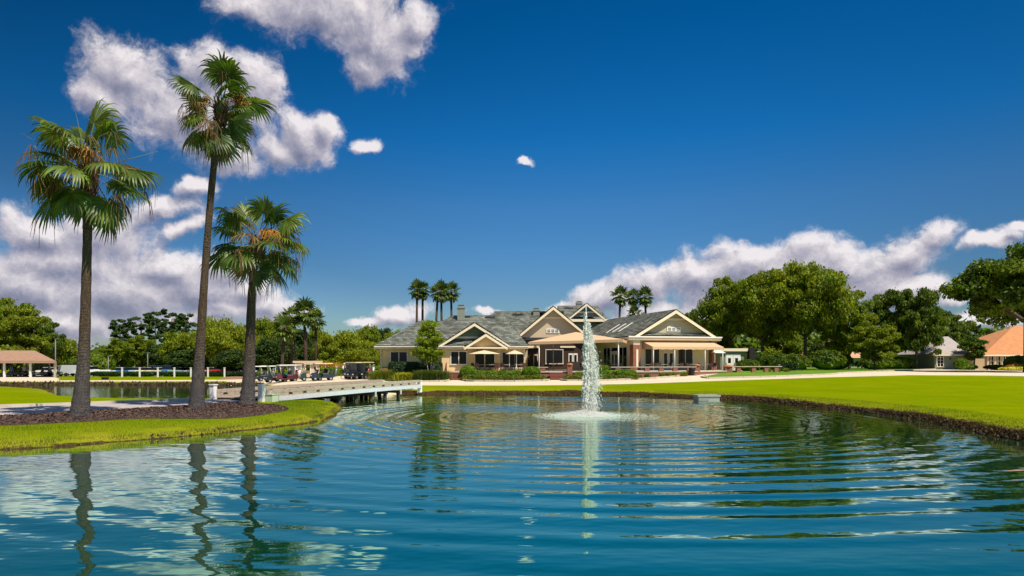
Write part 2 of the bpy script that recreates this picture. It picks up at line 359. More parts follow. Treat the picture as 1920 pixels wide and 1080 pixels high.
# ------------------------------------------------------------------ ground
def grassmat():
    m=bpy.data.materials.new('lawn'); m.use_nodes=True; t=NT(m.node_tree); bs=t.n['Principled BSDF']
    ge=t.new('ShaderNodeNewGeometry'); pos=ge.outputs['Position']
    a=t.new('ShaderNodeAttribute'); a.attribute_name='bank'; b2=t.new('ShaderNodeAttribute'); b2.attribute_name='dry'
    f1=t.maprange(t.noise(pos,.16,4,.6),.35,.65); f2=t.maprange(t.noise(pos,1.3,5,.7),.3,.7); f3=t.maprange(t.noise(pos,14,4,.7),.3,.72)
    g=t.mix(f1,(.150,.205,.0005),(.215,.250,.0005)); g=t.mix(t.math('MULTIPLY',f2,.4),g,(.11,.175,.0005))
    g=t.mix(t.math('MULTIPLY',f3,.5),g,(.055,.095,.001)); g=t.mix(t.math('MULTIPLY',t.maprange(t.noise(pos,.42,6,.75),.48,.66),.45),g,(.235,.225,.006))
    g=t.mix(t.math('MULTIPLY',b2.outputs['Fac'],t.maprange(t.noise(pos,.9,4,.7),.3,.7,.3,1)),g,(.235,.20,.02))
    st=t.new('ShaderNodeSeparateXYZ'); t.link(pos,st.inputs[0]); sw=t.math('SINE',t.math('ADD',t.math('MULTIPLY',t.math('ADD',st.outputs[1],t.math('MULTIPLY',st.outputs[0],.35)),2.1),t.math('MULTIPLY',t.noise(pos,.3,2,.5),3.0)))
    g=t.mix(t.maprange(sw,-.5,.5,0,.22,smooth=True),g,(.10,.165,.001))
    d=t.mix(t.maprange(t.noise(pos,7,5,.7),.35,.65),(.020,.012,.007),(.085,.05,.024))
    t.link(t.mix(t.maprange(t.math('ADD',a.outputs['Fac'],t.math('MULTIPLY',t.math('SUBTRACT',t.noise(pos,5,4,.7),.5),1.1)),.35,.6),g,d),bs.inputs['Base Color'])
    bs.inputs['Roughness'].default_value=.95; bs.inputs['Specular IOR Level'].default_value=.0
    b=t.new('ShaderNodeBump'); b.inputs['Strength'].default_value=.6; b.inputs['Distance'].default_value=.04
    t.link(t.math('ADD',t.noise(pos,22,4,.8),t.math('MULTIPLY',t.noise(pos,5,3,.7),1.2)),b.inputs['Height']); t.link(b.outputs[0],bs.inputs['Normal']); return m
LAWN=grassmat()
def cdt(pts,edges=(),faces=(),ot=0):
    r=geometry.delaunay_2d_cdt([Vector(p) for p in pts],list(edges),list(faces),ot,1e-5); return r[0],r[2]
N=_N
pts=[]
for o in (-1.6,-.7,-.2,.0,.1,.2,.32,.55,.9,1.5): pts.append(SH+N*(-o) if False else SH-N*o)
# orientation: make sure N points to the water
if sdf((SH[:5]+N[:5]*.5)).mean()>0: pts=[SH+N*o for o in (-1.6,-.7,-.2,.0,.1,.2,.32,.55,.9,1.5)]; LN=N
else: LN=-N
sp=np.concatenate(pts)
def grid(x0,x1,y0,y1,s):
    X,Y=np.meshgrid(np.arange(x0,x1,s),np.arange(y0,y1,s)); P=np.stack([X.ravel(),Y.ravel()],1); return P+rng.uniform(-.2,.2,P.shape)*s
g1=grid(-75,60,-6,92,1.0); g2=grid(-150,150,-20,170,3.0); g2=g2[~((g2[:,0]>-76)&(g2[:,0]<61)&(g2[:,1]>-7)&(g2[:,1]<93))]
g3=grid(-420,420,-60,480,18.0); g3=g3[~((abs(g3[:,0])<155)&(g3[:,1]>-24)&(g3[:,1]<174))]
g4=grid(-4000,4000,-900,5000,260.0); g4=g4[~((abs(g4[:,0])<430)&(g4[:,1]>-70)&(g4[:,1]<500))]
d1=sdf(g1); g1=g1[(np.abs(d1-0)>0)&((d1>1.9)|(d1<-2.2))]
allp=np.concatenate([sp,g1,g2,g3,g4])
vs,fs=cdt(allp)
V=np.array([(v[0],v[1]) for v in vs]); ds=sdf(V); z=gz(V[:,0],V[:,1],ds)
jit=np.array([mnoise.noise(Vector((p[0]*1.3,p[1]*1.3,9)))*.09+mnoise.noise(Vector((p[0]*4,p[1]*4,5)))*.05 for p in V]); z+=jit*np.exp(-((ds-.35)/.5)**2)*(ds>.05)
z+=np.where(ds>2,.0,0)
bank=np.where(ds<.30,1.0,np.where(ds<.5,.45,0.)); left=1-sstep(-9,3,V[:,0]); bank=np.where((left>.5)&(V[:,1]<45),np.where(ds<.06,.9,np.where(ds<.2,.3,0)),bank)
dry=np.exp(-np.maximum(ds,0)/1.1)*.9
F3=np.array([f for f in fs if len(f)==3])
dd=ds[F3]; F3=F3[~(dd.max(1)<-1.4)]
n=np.cross(np.c_[V,z][F3[:,1]]-np.c_[V,z][F3[:,0]],np.c_[V,z][F3[:,2]]-np.c_[V,z][F3[:,0]])[:,2]; F3[n<0]=F3[n<0][:,::-1]
me=npmesh('ground',np.c_[V,z],F3,LAWN,smooth=True,attr={'bank':bank,'dry':dry}); tag(link('ground',me),kind='structure')
# draped sheets -----------------------------------------------------
def sheet(name,poly,m,off=.045,step=1.2,kind='structure',parent=None,zf=None,edge=.6,skirt=.12):
    poly=np.array(poly,float); E=[]
    for i in range(len(poly)):
        a,b=poly[i],poly[(i+1)%len(poly)]; k=max(1,int(np.linalg.norm(b-a)/edge)); E+=[a+(b-a)*j/k for j in range(k)]
    E=np.array(E); lo,hi=E.min(0),E.max(0); step=max(step,math.sqrt((hi-lo).prod()/6000)); Gp=grid(lo[0],hi[0],lo[1],hi[1],step)
    if len(Gp): Gp=Gp[inpoly(Gp,E)]; Gp=Gp[sdf(Gp,E)<-.35*step] if len(Gp) else Gp
    P=np.concatenate([E,Gp]) if len(Gp) else E; ne=len(E)
    vs,fs=cdt(P,[(i,(i+1)%ne) for i in range(ne)],[list(range(ne))],1)
    V=np.array([(v[0],v[1]) for v in vs]); z=(gz(V[:,0],V[:,1]) if zf is None else zf(V))+off
    me=bpy.data.meshes.new(name); vv=[(a[0],a[1],b) for a,b in zip(V,z)]; ff=[list(f) for f in fs]
    for f in ff:
        a,b,c=[Vector(vv[i]) for i in f[:3]]
        if (b-a).cross(c-a).z<0: f.reverse()
    # rim going down into the ground
    b0=len(vv); n=ne; ez=(gz(E[:,0],E[:,1]) if zf is None else zf(E))
    vv+=[(e[0],e[1],zz+off) for e,zz in zip(E,ez)]+[(e[0],e[1],zz-skirt) for e,zz in zip(E,ez)]
    ff+=[[b0+i,b0+(i+1)%n,b0+n+(i+1)%n,b0+n+i] for i in range(n)]
    me.from_pydata(vv,[],ff); me.materials.append(m); me.update(); o=link(name,me,parent)
    if kind: o['kind']=kind
    return o
pp=lambda L: [GP(*p) for p in L]
# cart road on the left, running up to the bridge
BS=Vector((-14.6,40.0,0)); BE=Vector((-8.2,59.0,0)); bu=(BE-BS).normalized(); bn=Vector((-bu.y,bu.x,0)); BL=(BE-BS).length; BW=3.3
far=[(-60,21.5),(-42,24.3),(-31,29.5),(-25.2,33.6),(-20.6,38.2),(BS.x+bn.x*BW,BS.y+bn.y*BW)]
near=[(BS.x+.0,BS.y-.2),(-15.6,37.2),(-18.2,32.4),(-21.5,27.6),(-27,23.0),(-40,18.2),(-60,16)]
sheet('road',far+near,ASPH,.05)
# concrete kerb along the far side of that road, in cast lengths
kb=empty('kerb',(0,0,0),0,'pale concrete kerb edging the cart road beside the putting green','kerb')
KC=catmull([(-70,20)]+far[1:]+[(-14,50)],.2)
KC=[p for p in KC if -52<p[0]<-18.3 and p[1]<41.2 and p[1]>18]
KC=sorted([tuple(p) for p in KC],key=lambda p:p[0]); s=0; seg=[KC[0]]
L=[]; 
for p,q in zip(KC,KC[1:]):
    s+=math.dist(p,q); seg.append(q)
    if s>1.9: L.append(seg); seg=[q]; s=0
for seg in L:
    a,b=Vector((*seg[0],0)),Vector((*seg[-1],0)); d=(b-a).normalized(); nn=Vector((-d.y,d.x,0)); a+=d*.025; b-=d*.025
    za,zb=GZ(a.x,a.y)+.0,GZ(b.x,b.y)+.0; m=MB(); w=.32; h=.17+random.uniform(-.012,.012)
    P=[a+nn*.02,b+nn*.02,b+nn*w,a+nn*w]; Z=[za,zb,zb,za]
    m.add([(p.x,p.y,q-.1) for p,q in zip(P,Z)]+[(p.x,p.y,q+h) for p,q in zip(P,Z)],[(0,3,2,1),(4,5,6,7),(0,1,5,4),(1,2,6,5),(2,3,7,6),(3,0,4,7)])
    m.build('kerb_section',CONC,kb)
# mulch bed under the palms
mpoly=[GP(*p) for p in [(-120,799),(0,796),(60,794),(117,791),(177,788),(248,784),(319,782),(425,778),(500,771),(538,765),(536,761),(500,758),(421,757.5)]]+[(-16.0,36.2),(-18.5,31.8),(-21.8,27.2),(-24.2,25.2),(-30,22)]
mp=catmull(mpoly,.7)
def mz(V):
    b=gz(V[:,0],V[:,1]); d=-sdf(V,mp); nz=np.array([mnoise.noise(Vector((p[0]*2.2,p[1]*2.2,2)))*.05 for p in V])
    return b+np.minimum(np.maximum(d,0)*.10,.14)+nz*np.minimum(np.maximum(d,0)*3,1)
sheet('mulch_bed',mp,MULCH,.03,.33,zf=mz)
# loose chips on the bed
P=grid(-30,-11,19,38,.115); P=P[inpoly(P,mp)]; P=P[rng.random(len(P))<.9]; zc=mz(P)+.04; n=len(P)
a=rng.uniform(0,6.28,n); ln=rng.uniform(.03,.09,n); wd=rng.uniform(.012,.03,n); tl=rng.uniform(-.03,.04,n)
dx=np.cos(a)*ln; dy=np.sin(a)*ln; ex=-np.sin(a)*wd; ey=np.cos(a)*wd
V=np.stack([np.c_[P[:,0]-dx,P[:,1]-dy,zc-tl],np.c_[P[:,0]+ex,P[:,1]+ey,zc+.03],np.c_[P[:,0]+dx,P[:,1]+dy,zc+tl],np.c_[P[:,0]-ex,P[:,1]-ey,zc+.0]],1).reshape(-1,3)
tag(link('mulch_chips',npmesh('mulch_chips',V,np.arange(4*n).reshape(-1,4),CHIP)),'dark bark mulch chips lying loose under the three palms',None,None,'stuff')
# paths
front=pp([(786,722.5),(950,723),(1060,722),(1180,720),(1300,716),(1420,712),(1560,707.5),(1700,703.8),(1850,704.6),(1990,707),(2250,716)])+[(150,80),(150,118)]+pp([(1990,691.5),(1920,691.6),(1830,690.6),(1800,692.8),(1755,693.4),(1700,695.8),(1560,703.2),(1440,708.4),(1330,710.8),(1314,709.2),(1322,706.0),(1345,702.2),(1358,699.2)])
front+= [(26.3,84.0),(21.6,82.9)]+pp([(1296,703.6),(1260,708.0),(1200,712.4),(1110,715.4),(1052,714.8),(1048,713.2),(1034,713.2),(1026,715.2),(960,716.6),(880,716.2),(868,713.4),(846,713.4),(838,716.2),(790,717.4)])
sheet('front_path',front,PAVE,.04,1.6)
plaza=pp([(420,714.8),(470,719.6),(560,722.0),(640,722.6),(700,723.5)])+[(BE.x+bn.x*.1,BE.y+.1),(BE.x,BE.y+.3)]+[front[0],front[-1]]+pp([(742,716.6),(700,714.2),(696,704),(706,697),(706,694),(640,693.5),(628,698),(600,707),(540,709),(450,711.2),(420,712.2)])
plaza[5]=(BE.x+bn.x*BW,BE.y+bn.y*BW)
sheet('cart_plaza',plaza,PAVE,.035,1.6)
sheet('path_strip',pp([(-60,715.6),(440,714.9),(440,712.9),(420,712.2),(300,713.2),(-60,714.2)]),PAVE,.04,1.5)
sheet('carport_pavement',pp([(-160,714.6),(20,714.4),(108,713.8),(112,711),(100,708.0),(-160,707.4)]),PAVE,.06,2)
pk=[(-118,117.5),(-8,117.5),(-8,135),(-118,135)]; sheet('parking_lot',pk,ASPH,.05,3)
# darker bare verge left of the carts
sheet('bare_verge',pp([(404,713),(450,711.6),(470,710.6),(470,705),(440,705.4),(418,709)]),mat('bare_soil',(.20,.11,.06),.95,col2=(.28,.17,.09),vscale=1),.045,1.2)
# lawn island by the oaks (kerbed)
isl=pp([(1316,708.6),(1330,710.2),(1440,707.8),(1560,702.6),(1700,695.2),(1752,692.9),(1788,691.2),(1786,689.4),(1560,690.2),(1440,693.6),(1362,699.4),(1345,703),(1324,706.6)])
ISLM=mat('lawn_island',(.075,.165,.004),.95,col2=(.115,.215,.004),vscale=.3,bump=.4,bscale=25,obj=False)
sheet('lawn_island',isl,ISLM,.12,2.5)
def edging(name,ptsw,label,w=.16,h=.2,m=CONC,ln=1.0,gap=.02,off=0):
    e=empty(name,(0,0,0),0,label,'kerb'); c=[Vector((*p,0)) for p in ptsw]; cum=0; out=[c[0]]
    fine=[]
    for a,b in zip(c,c[1:]):
        k=max(1,int((b-a).length/.25)); fine+=[a+(b-a)*j/k for j in range(k)]
    fine.append(c[-1]); seg=fine[0]
    for p in fine[1:]:
        if (p-seg).length>=ln:
            a,b=seg,p; d=(b-a).normalized(); nn=Vector((-d.y,d.x,0)); a=a+d*gap; b2=b-d*gap
            P=[a-nn*w/2,b2-nn*w/2,b2+nn*w/2,a+nn*w/2]; Z=[GZ(q.x,q.y) for q in P]; mm=MB(); hh=h+random.uniform(-.01,.01)
            mm.add([(q.x,q.y,zz-.05) for q,zz in zip(P,Z)]+[(q.x,q.y,zz+hh) for q,zz in zip(P,Z)],[(0,3,2,1),(4,5,6,7),(0,1,5,4),(1,2,6,5),(2,3,7,6),(3,0,4,7)])
            mm.build('kerb_section',m,e); seg=p
    return e
edging('kerb',pp([(1322,706.0),(1315,708.2),(1328,710.6),(1440,708.2),(1560,703.0),(1700,695.6),(1756,693.2),(1786,691.0)]),'grey concrete kerb curving round the bright lawn island under the oaks',.22,.19,CONC,2.0)
edging('bed_edging',pp([(868,714.8),(880,716.0),(960,716.4),(1024,715.0),(1030,713.6)]),'low stone edging of the shrub bed between the two brick stairs',.16,.2,CONC,.9)
edging('bed_edging',pp([(1050,713.6),(1060,715.2),(1110,715.2),(1200,712.2),(1260,707.8),(1294,703.6)]),'curved stone edging of the shrub bed right of the fountain',.16,.2,CONC,.9)
edging('bed_edging',pp([(786,717.2),(836,716.2),(844,714.4)]),'short stone edging in front of the reeds by the left stair',.16,.2,CONC,.9)
edging('kerb',pp([(1884,690.8),(1900,692.2),(1960,692.4)]),'grey kerb of the flower bed beside the orange roofed house',.3,.22,CONC,1.6)
# planting-bed soil
sheet('planting_bed',pp([(872,716),(960,716.3),(1026,714.8),(1030,713.2)])+[(4.6,75.3),(-6.2,75.3)],MULCH,.06,1.2)
sheet('planting_bed',pp([(1052,713.2),(1056,715),(1110,715.1),(1200,712.1),(1260,707.7),(1293,703.6)])+[(21.2,77.8),(6.6,75.3)],MULCH,.06,1.2)
sheet('planting_bed',pp([(730,714),(790,716.9),(836,716),(840,713.2)])+[(-7.8,79.2),(-15.2,79.5),(-15.6,74)],MULCH,.06,1.2)
# grass blades on the near banks ------------------------------------
def blades(name,P,z,h0,h1,w,m,label,lean=.5,up=1.0):
    n=len(P); a=rng.uniform(0,6.28,n); h=rng.uniform(h0,h1,n); l=rng.uniform(0,lean,n)*h; b=rng.uniform(0,6.28,n)
    c=np.c_[P,z-.015]; wv=np.c_[np.cos(a)*w,np.sin(a)*w,np.zeros(n)]; top=c+np.c_[np.cos(b)*l,np.sin(b)*l,h*up]
    V=np.stack([c-wv,c+wv,top],1).reshape(-1,3)
    return tag(link(name,npmesh(name,V,np.arange(3*n).reshape(-1,3),m)),label,None,None,'stuff')
BLADE=mat('grass_blade',(.085,.16,.002),.8,island=.3,trans=.35,col2=(.21,.25,.005),vscale=.35,obj=False)
BLADED=mat('grass_blade_dry',(.20,.16,.03),.9,island=.4,trans=.3,col2=(.11,.08,.025),vscale=.8,obj=False)
def blade_pts(x0,x1,y0,y1,s,dlo,dhi,drop=0.):
    P=grid(x0,x1,y0,y1,s); P=P+rng.uniform(-.5,.5,P.shape)*s; k=sdf(P); sel=(k>dlo)&(k<dhi); P=P[sel]; k=k[sel]; return P,k
P,k=blade_pts(-27,-9.5,15.5,44,.055,.12,3.6); keep=~inpoly(P,mp); P,k=P[keep],k[keep]; keep=(P[:,1]<P[:,0]*1.35+59.5); P,k=P[keep],k[keep]
blades('grass',P,gz(P[:,0],P[:,1],k),.03,.085,.012,BLADE,'short green lawn grass on the palm bank')
P,k=blade_pts(12,34,14,58,.08,.25,2.2); blades('grass',P,gz(P[:,0],P[:,1],k),.03,.09,.014,BLADE,'short lawn grass along the right bank edge')
P,k=blade_pts(-27,-9.5,15.5,44,.045,.0,.3); P,k=P[rng.random(len(P))<.8],k[:0]; blades('bank_grass',P,gz(P[:,0],P[:,1]),.04,.13,.012,BLADED,'dry straw coloured grass fringe at the water edge of the palm bank',.9)
P=SH[np.repeat(np.arange(len(SH)),26)]; 
P=P+np.repeat(LN,26,0)*rng.uniform(-.05,.42,(len(P),1))+rng.uniform(-.25,.25,P.shape); k=sdf(P); sel=(k>.02)&(k<.5)&(P[:,1]>14)&((P[:,0]>-9.5)|(P[:,1]>60)); P,k=P[sel],k[sel]
blades('bank_grass',P,gz(P[:,0],P[:,1],k),.05,.2,.022,BLADED,'matted brown roots and dry grass on the eroded far bank',1.3,.8)
# clods along the eroded banks
def clods(i0sel,count,smin,smax,label):
    idx=rng.choice(np.nonzero(i0sel)[0],count); q=SH[idx]+LN[idx]*rng.uniform(.02,.26,(count,1))+rng.uniform(-.3,.3,(count,2)); k=sdf(q); q=q[k>.0]; zz=gz(q[:,0],q[:,1])
    ico=np.array([(1,0,0),(-1,0,0),(0,1,0),(0,-1,0),(0,0,1),(0,0,-1)],float); fo=np.array([(0,2,4),(2,1,4),(1,3,4),(3,0,4),(2,0,5),(1,2,5),(3,1,5),(0,3,5)])
    s=rng.uniform(smin,smax,(len(q),1,1))*rng.uniform(.6,1.4,(len(q),6,3)); V=(ico[None]*s+np.c_[q,zz*.75][:,None,:]).reshape(-1,3)
    Fc=(fo[None]+6*np.arange(len(q))[:,None,None]).reshape(-1,3)
    tag(link('bank_soil',npmesh('bank_soil',V,Fc,mat('soil_clod',(.016,.010,.006),.95,island=.6,col2=(.06,.036,.018),vscale=2,obj=False))),label,None,None,'stuff')
mid=SH
clods((mid[:,0]>-9)&(mid[:,1]>14),3600,.03,.11,'dark crumbling soil clods under the lawn edge across the pond')
clods((mid[:,0]<-20)&(mid[:,1]>76),1100,.10,.28,'reddish earth and stones along the far pond bank')
clods((mid[:,0]<-11.6)&(mid[:,0]>-13.4)&(mid[:,1]>24.5)&(mid[:,1]<28.5),70,.03,.08,'dark root clump on the palm bank water edge')
# ------------------------------------------------------------------ water
FX,FY=(1098-960)/F*36.4,36.4
def watermat():
    m=bpy.data.materials.new('pond_water'); m.use_nodes=True; t=NT(m.node_tree); t.n.clear(); out=t.new('ShaderNodeOutputMaterial')
    ge=t.new('ShaderNodeNewGeometry'); pos=ge.outputs['Position']
    mp_=t.new('ShaderNodeMapping'); t.link(pos,mp_.inputs[0]); mp_.inputs['Scale'].default_value=(.8,1.6,1)
    h=t.math('ADD',t.math('MULTIPLY',t.noise(mp_.outputs[0],1.1,2,.5),1.0),t.math('MULTIPLY',t.noise(mp_.outputs[0],3.2,2,.4),.07))
    # choppier round the fountain
    d=t.new('ShaderNodeVectorMath',operation='DISTANCE'); t.link(pos,d.inputs[0]); d.inputs[1].default_value=(FX,FY,0)
    near=t.maprange(d.outputs['Value'],2.5,16,1,0); near=t.math('MULTIPLY',near,near)
    h=t.math('ADD',h,t.math('MULTIPLY',t.noise(pos,5.5,3,.6),t.math('MULTIPLY',near,.55)))
    b=t.new('ShaderNodeBump'); b.inputs['Strength'].default_value=1; b.inputs['Distance'].default_value=.015; t.link(h,b.inputs['Height'])
    body=t.new('ShaderNodeBsdfDiffuse'); sx=t.new('ShaderNodeSeparateXYZ'); t.link(pos,sx.inputs[0])
    c=t.mix(t.maprange(t.noise(pos,.12,3,.5),.35,.65),WBODY[0],WBODY[1]); c=t.mix(t.maprange(sx.outputs[1],14,38,smooth=True),c,(.015,.052,.003)); t.link(c,body.inputs[0])  # green farther out puts the tree reflections into the body colour
    gl=t.new('ShaderNodeBsdfGlossy'); gl.inputs['Roughness'].default_value=.03; t.link(b.outputs[0],gl.inputs['Normal'])
    fr=t.new('ShaderNodeFresnel'); fr.inputs[0].default_value=1.45; t.link(b.outputs[0],fr.inputs['Normal'])
    f=t.math('POWER',fr.outputs[0],.29); t.link(t.mix(t.maprange(fr.outputs[0],.15,.55),(.50,1.0,.70),(.90,1,.91)),gl.inputs[0])
    mx=t.new('ShaderNodeMixShader'); t.link(f,mx.inputs[0]); t.link(body.outputs[0],mx.inputs[1]); t.link(gl.outputs[0],mx.inputs[2]); t.link(mx.outputs[0],out.inputs[0]); return m
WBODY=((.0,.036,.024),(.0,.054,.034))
rr=[0]; r=0.
while r<105: r+= .11 if r<14 else (.14 if r<42 else .8); rr.append(r)
rr=np.array(rr[1:]); na=900; th=np.linspace(0,2*np.pi,na,endpoint=False)
RR,TT=np.meshgrid(rr,th,indexing='ij'); X=FX+RR*np.cos(TT); Y=FY+RR*np.sin(TT)
def sinnoise(X,Y,k,seed):
    q=np.random.default_rng(seed); o=0
    for i in range(7):
        a=q.uniform(0,6.28); kk=k*q.uniform(.6,1.6); o=o+np.sin((X*np.cos(a)+Y*np.sin(a))*kk+q.uniform(0,6.28))
    return o/2.6
ph=RR*2*np.pi/(.62+.011*RR)
w1=sinnoise(X,Y,.35,1); w2=sinnoise(X,Y,.22,2); w3=sinnoise(X,Y,1.3,5)
lf=sstep(-3,-13,X)*-1  # calmer water under the palm bank
calm=1-.72*sstep(2,14,-X+0)*sstep(40,24,Y)
amp=(.0086*np.exp(-RR/60)+.0014)*np.clip(RR/3,0,1)*calm*(1+.35*w2)*(1+.5*np.tanh(1.3*sinnoise(X,Y,.55,21)))
Z=amp*(np.sin(ph+.9*w1)+.35*np.sin(ph*1.63+1.3*w2+1)+.22*np.sin(ph*.53+w1*1.4))+.0036*w3*np.clip(RR/4,0,1)+.004*sinnoise(X,Y,.9,8)*(1-calm*.8)
Z=np.where(RR>45,Z*.25,Z)
Vw=np.c_[X.ravel(),Y.ravel(),Z.ravel()]
i=np.arange(len(rr)-1)[:,None]*na; j=np.arange(na)[None]; q=np.stack([i+j,i+na+j,i+na+(j+1)%na,i+(j+1)%na],-1).reshape(-1,4)
coarse=sdf(Vw[::1,:2][::7]) if False else None
# keep only what lies in or just under the edge of the pond
ctr=Vw[q[:,0],:2]; bb=(ctr[:,0]>-70)&(ctr[:,0]<35)&(ctr[:,1]>0)&(ctr[:,1]<90); q=q[bb]; ctr=ctr[bb]
gx=np.arange(-72,38,.5); gy=np.arange(-3,92,.5); GXX,GYY=np.meshgrid(gx,gy,indexing='ij'); SD=sdf(np.c_[GXX.ravel(),GYY.ravel()]).reshape(GXX.shape)
def sdq(P): return SD[np.clip(((P[:,0]+72)/.5).round().astype(int),0,len(gx)-1),np.clip(((P[:,1]+3)/.5).round().astype(int),0,len(gy)-1)]
q=q[sdq(ctr)<1.2]
used=np.unique(q); remap=np.full(len(Vw),-1); remap[used]=np.arange(len(used)); Vw=Vw[used]; q=remap[q]
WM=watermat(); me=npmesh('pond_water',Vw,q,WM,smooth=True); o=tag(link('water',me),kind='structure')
m=MB(); m.tube([(FX,FY,-.3),(FX,FY,-.0)],.12,12,True); 
# ------------------------------------------------------------------ fountain
fo=empty('fountain',(FX,FY,0),0,'tall white water fountain spraying up from the middle of the pond','fountain')
SPRAY=bpy.data.materials.new('spray'); SPRAY.use_nodes=True; t=NT(SPRAY.node_tree); bs=t.n['Principled BSDF']; bs.inputs['Base Color'].default_value=(.95,.95,.92,1); bs.inputs['Roughness'].default_value=.2
tr=t.new('ShaderNodeBsdfTranslucent'); tr.inputs[0].default_value=(.95,.95,.92,1); mx=t.new('ShaderNodeMixShader'); mx.inputs[0].default_value=.6
t.link(bs.outputs[0],mx.inputs[1]); t.link(tr.outputs[0],mx.inputs[2]); tt=t.new('ShaderNodeBsdfTransparent'); m2=t.new('ShaderNodeMixShader'); m2.inputs[0].default_value=.15
t.link(mx.outputs[0],m2.inputs[2] if False else m2.inputs[1]); t.link(tt.outputs[0],m2.inputs[2]); t.link(m2.outputs[0],t.n['Material Output'].inputs[0])
def drops(name,P,s,el,parent,label=None):
    n=len(P); ico=np.array([(1,0,0),(-1,0,0),(0,1,0),(0,-1,0),(0,0,1),(0,0,-1)],float); fo_=np.array([(0,2,4),(2,1,4),(1,3,4),(3,0,4),(2,0,5),(1,2,5),(3,1,5),(0,3,5)])
    S3=np.stack([s,s,s*el],1)[:,None,:]; V=(ico[None]*S3+P[:,None,:]).reshape(-1,3); Fc=(fo_[None]+6*np.arange(n)[:,None,None]).reshape(-1,3)
    return tag(link(name,npmesh(name,V,Fc,SPRAY,smooth=True),parent),None,None,None,'stuff')
H=5.75
def axis(h): return np.stack([.05*np.sin(h*.9)+.0+.012*h,0*h],-1)
n=10500; h=H*rng.random(n)**.9; u=h/H; rad=(.095+.065*np.sin(np.clip(u,0,1)*np.pi*.85))*np.where(u>.5,1-(u-.5)*1.75,1)
rr_=np.abs(rng.normal(0,.50,n))*rad; a=rng.uniform(0,6.28,n); ax=axis(h)
clump=1+.45*sinnoise(h*3.1,a*.9,2.2,31)+rng.exponential(.22,n); P=np.c_[ax[:,0]+np.cos(a)*rr_*clump,ax[:,1]+np.sin(a)*rr_*clump,h]
drops('jet',P,rng.uniform(.010,.030,n),rng.uniform(1.5,5.5,n),fo)
n=4600; h=H*.86*rng.random(n)**1.0; u=h/H; side=rng.random(n)<.80; off=np.where(side,1,-1)*(np.abs(rng.normal(.14,.12,n))+.10*np.sin(np.clip(u*1.2,0,1)*np.pi))*(1-u**2)*np.where(side,1.5,.6)+np.where(side,.09,0); P=np.c_[axis(h)[:,0]+off,rng.normal(0,.13,n)*(1-u**1.5),h]
drops('falling_drops',P,rng.uniform(.007,.018,n),rng.uniform(1.5,6.0,n),fo)
n=15000; r_=np.abs(rng.normal(0,.62,n))+rng.random(n)*.5; a=rng.uniform(0,6.28,n); hh=np.abs(rng.normal(0,.05,n))+.42*rng.random(n)**3*np.exp(-r_*1.6)
P=np.c_[np.cos(a)*r_*1.15,np.sin(a)*r_,hh]; drops('splash',P,rng.uniform(.008,.028,n)*(1.2-.3*np.minimum(r_,2)),rng.uniform(.5,1.6,n),fo)
n=2200; r_=1.6+rng.random(n)*1.8; a=rng.uniform(0,6.28,n); P=np.c_[np.cos(a)*r_+.5,np.sin(a)*r_,np.abs(rng.normal(0,.02,n))]; drops('outer_splash',P,rng.uniform(.006,.016,n),rng.uniform(.5,1.2,n),fo)
m=MB(); m.lathe([(.0,-.3),(.25,-.3),(.3,-.05),(.22,.03),(.1,.06),(0,.06)],seg=16); m.build('nozzle_float',BLACK,fo)
# ------------------------------------------------------------------ bridge
br=empty('bridge',(BS.x,BS.y,0),math.atan2(bu.y,bu.x),'low weathered timber cart bridge crossing the pond narrows','bridge')
DZ=.78
def bz(x): return DZ+.03*math.sin(math.pi*x/BL)+.10*x/BL
m=MB(); x=0
while x<BL-.1:
    z=bz(x+.1); m.box(x+.008,x+.208,-.0,BW,z-.06+random.uniform(-.005,.005),z+random.uniform(-.006,.008)); x+=.216
tag(m.build('deck_boards',WOODG,br),None,None,None,'stuff')
def along(m,y0,y1,zl,zh,x0=0,x1=None,n=10):
    x1=BL if x1 is None else x1; vs=[];
    for i in range(n+1):
        x=x0+(x1-x0)*i/n; z=bz(x); vs+=[(x,y0,z+zl),(x,y1,z+zl),(x,y1,z+zh),(x,y0,z+zh)]
    fs=[]
    for i in range(n):
        a=i*4; fs+=[(a+k,a+(k+1)%4,a+4+(k+1)%4,a+4+k) for k in range(4)]
    fs+=[(0,1,2,3),(n*4+3,n*4+2,n*4+1,n*4)]; m.add(vs,[f[::-1] for f in fs]); return m
for y0 in (-.34,BW+.02):
    y1=y0+.32
    along(MB(),y0,y1,-.02,.10).build('rail_sill',WOODG,br); along(MB(),y0,y1,.24,.44).build('top_rail',WOODG,br)
    k=14; sp_=BL/k; x=.0
    for i in range(k):
        a=.0 if i==0 else i*sp_-.42; b_=(i+1)*sp_-.92 if i<k-1 else BL
        a0=max(0,i*sp_-.45); b0=min(BL,(i+1)*sp_-.95) ; mm=MB(); z=bz((a0+b0)/2)
        mm.prism([(a0,y0+.01,z+.095),(b0,y0+.01,z+.095),(min(BL,b0+.12),y0+.01,z+.245),(max(0,a0-.12),y0+.01,z+.245)],(0,.30,0)); mm.build('rail_block',WOODG,br)
along(MB(),-.42,-.345,-.24,.03).build('fascia_board',WOODW,br); along(MB(),BW+.345,BW+.42,-.24,.03).build('fascia_board',WOODW,br)
for y in (.3,1.3,2.4,3.4): along(MB(),y-.07,y+.07,-.34,-.065,.3,BL-.3).build('stringer',WOODD,br)
for i in range(7):
    x=3.6+i*2.15; m=MB(); m.box(x-.13,x+.13,-.25,BW+.25,bz(x)-.52,bz(x)-.345); m.build('cross_beam',WOODD,br)
    for y in (-.05,BW/2,BW+.05):
        m=MB(); m.tube([(x,y,-1),(x,y,bz(x)-.52)],.15,9); m.build('pile',WOODD,br)
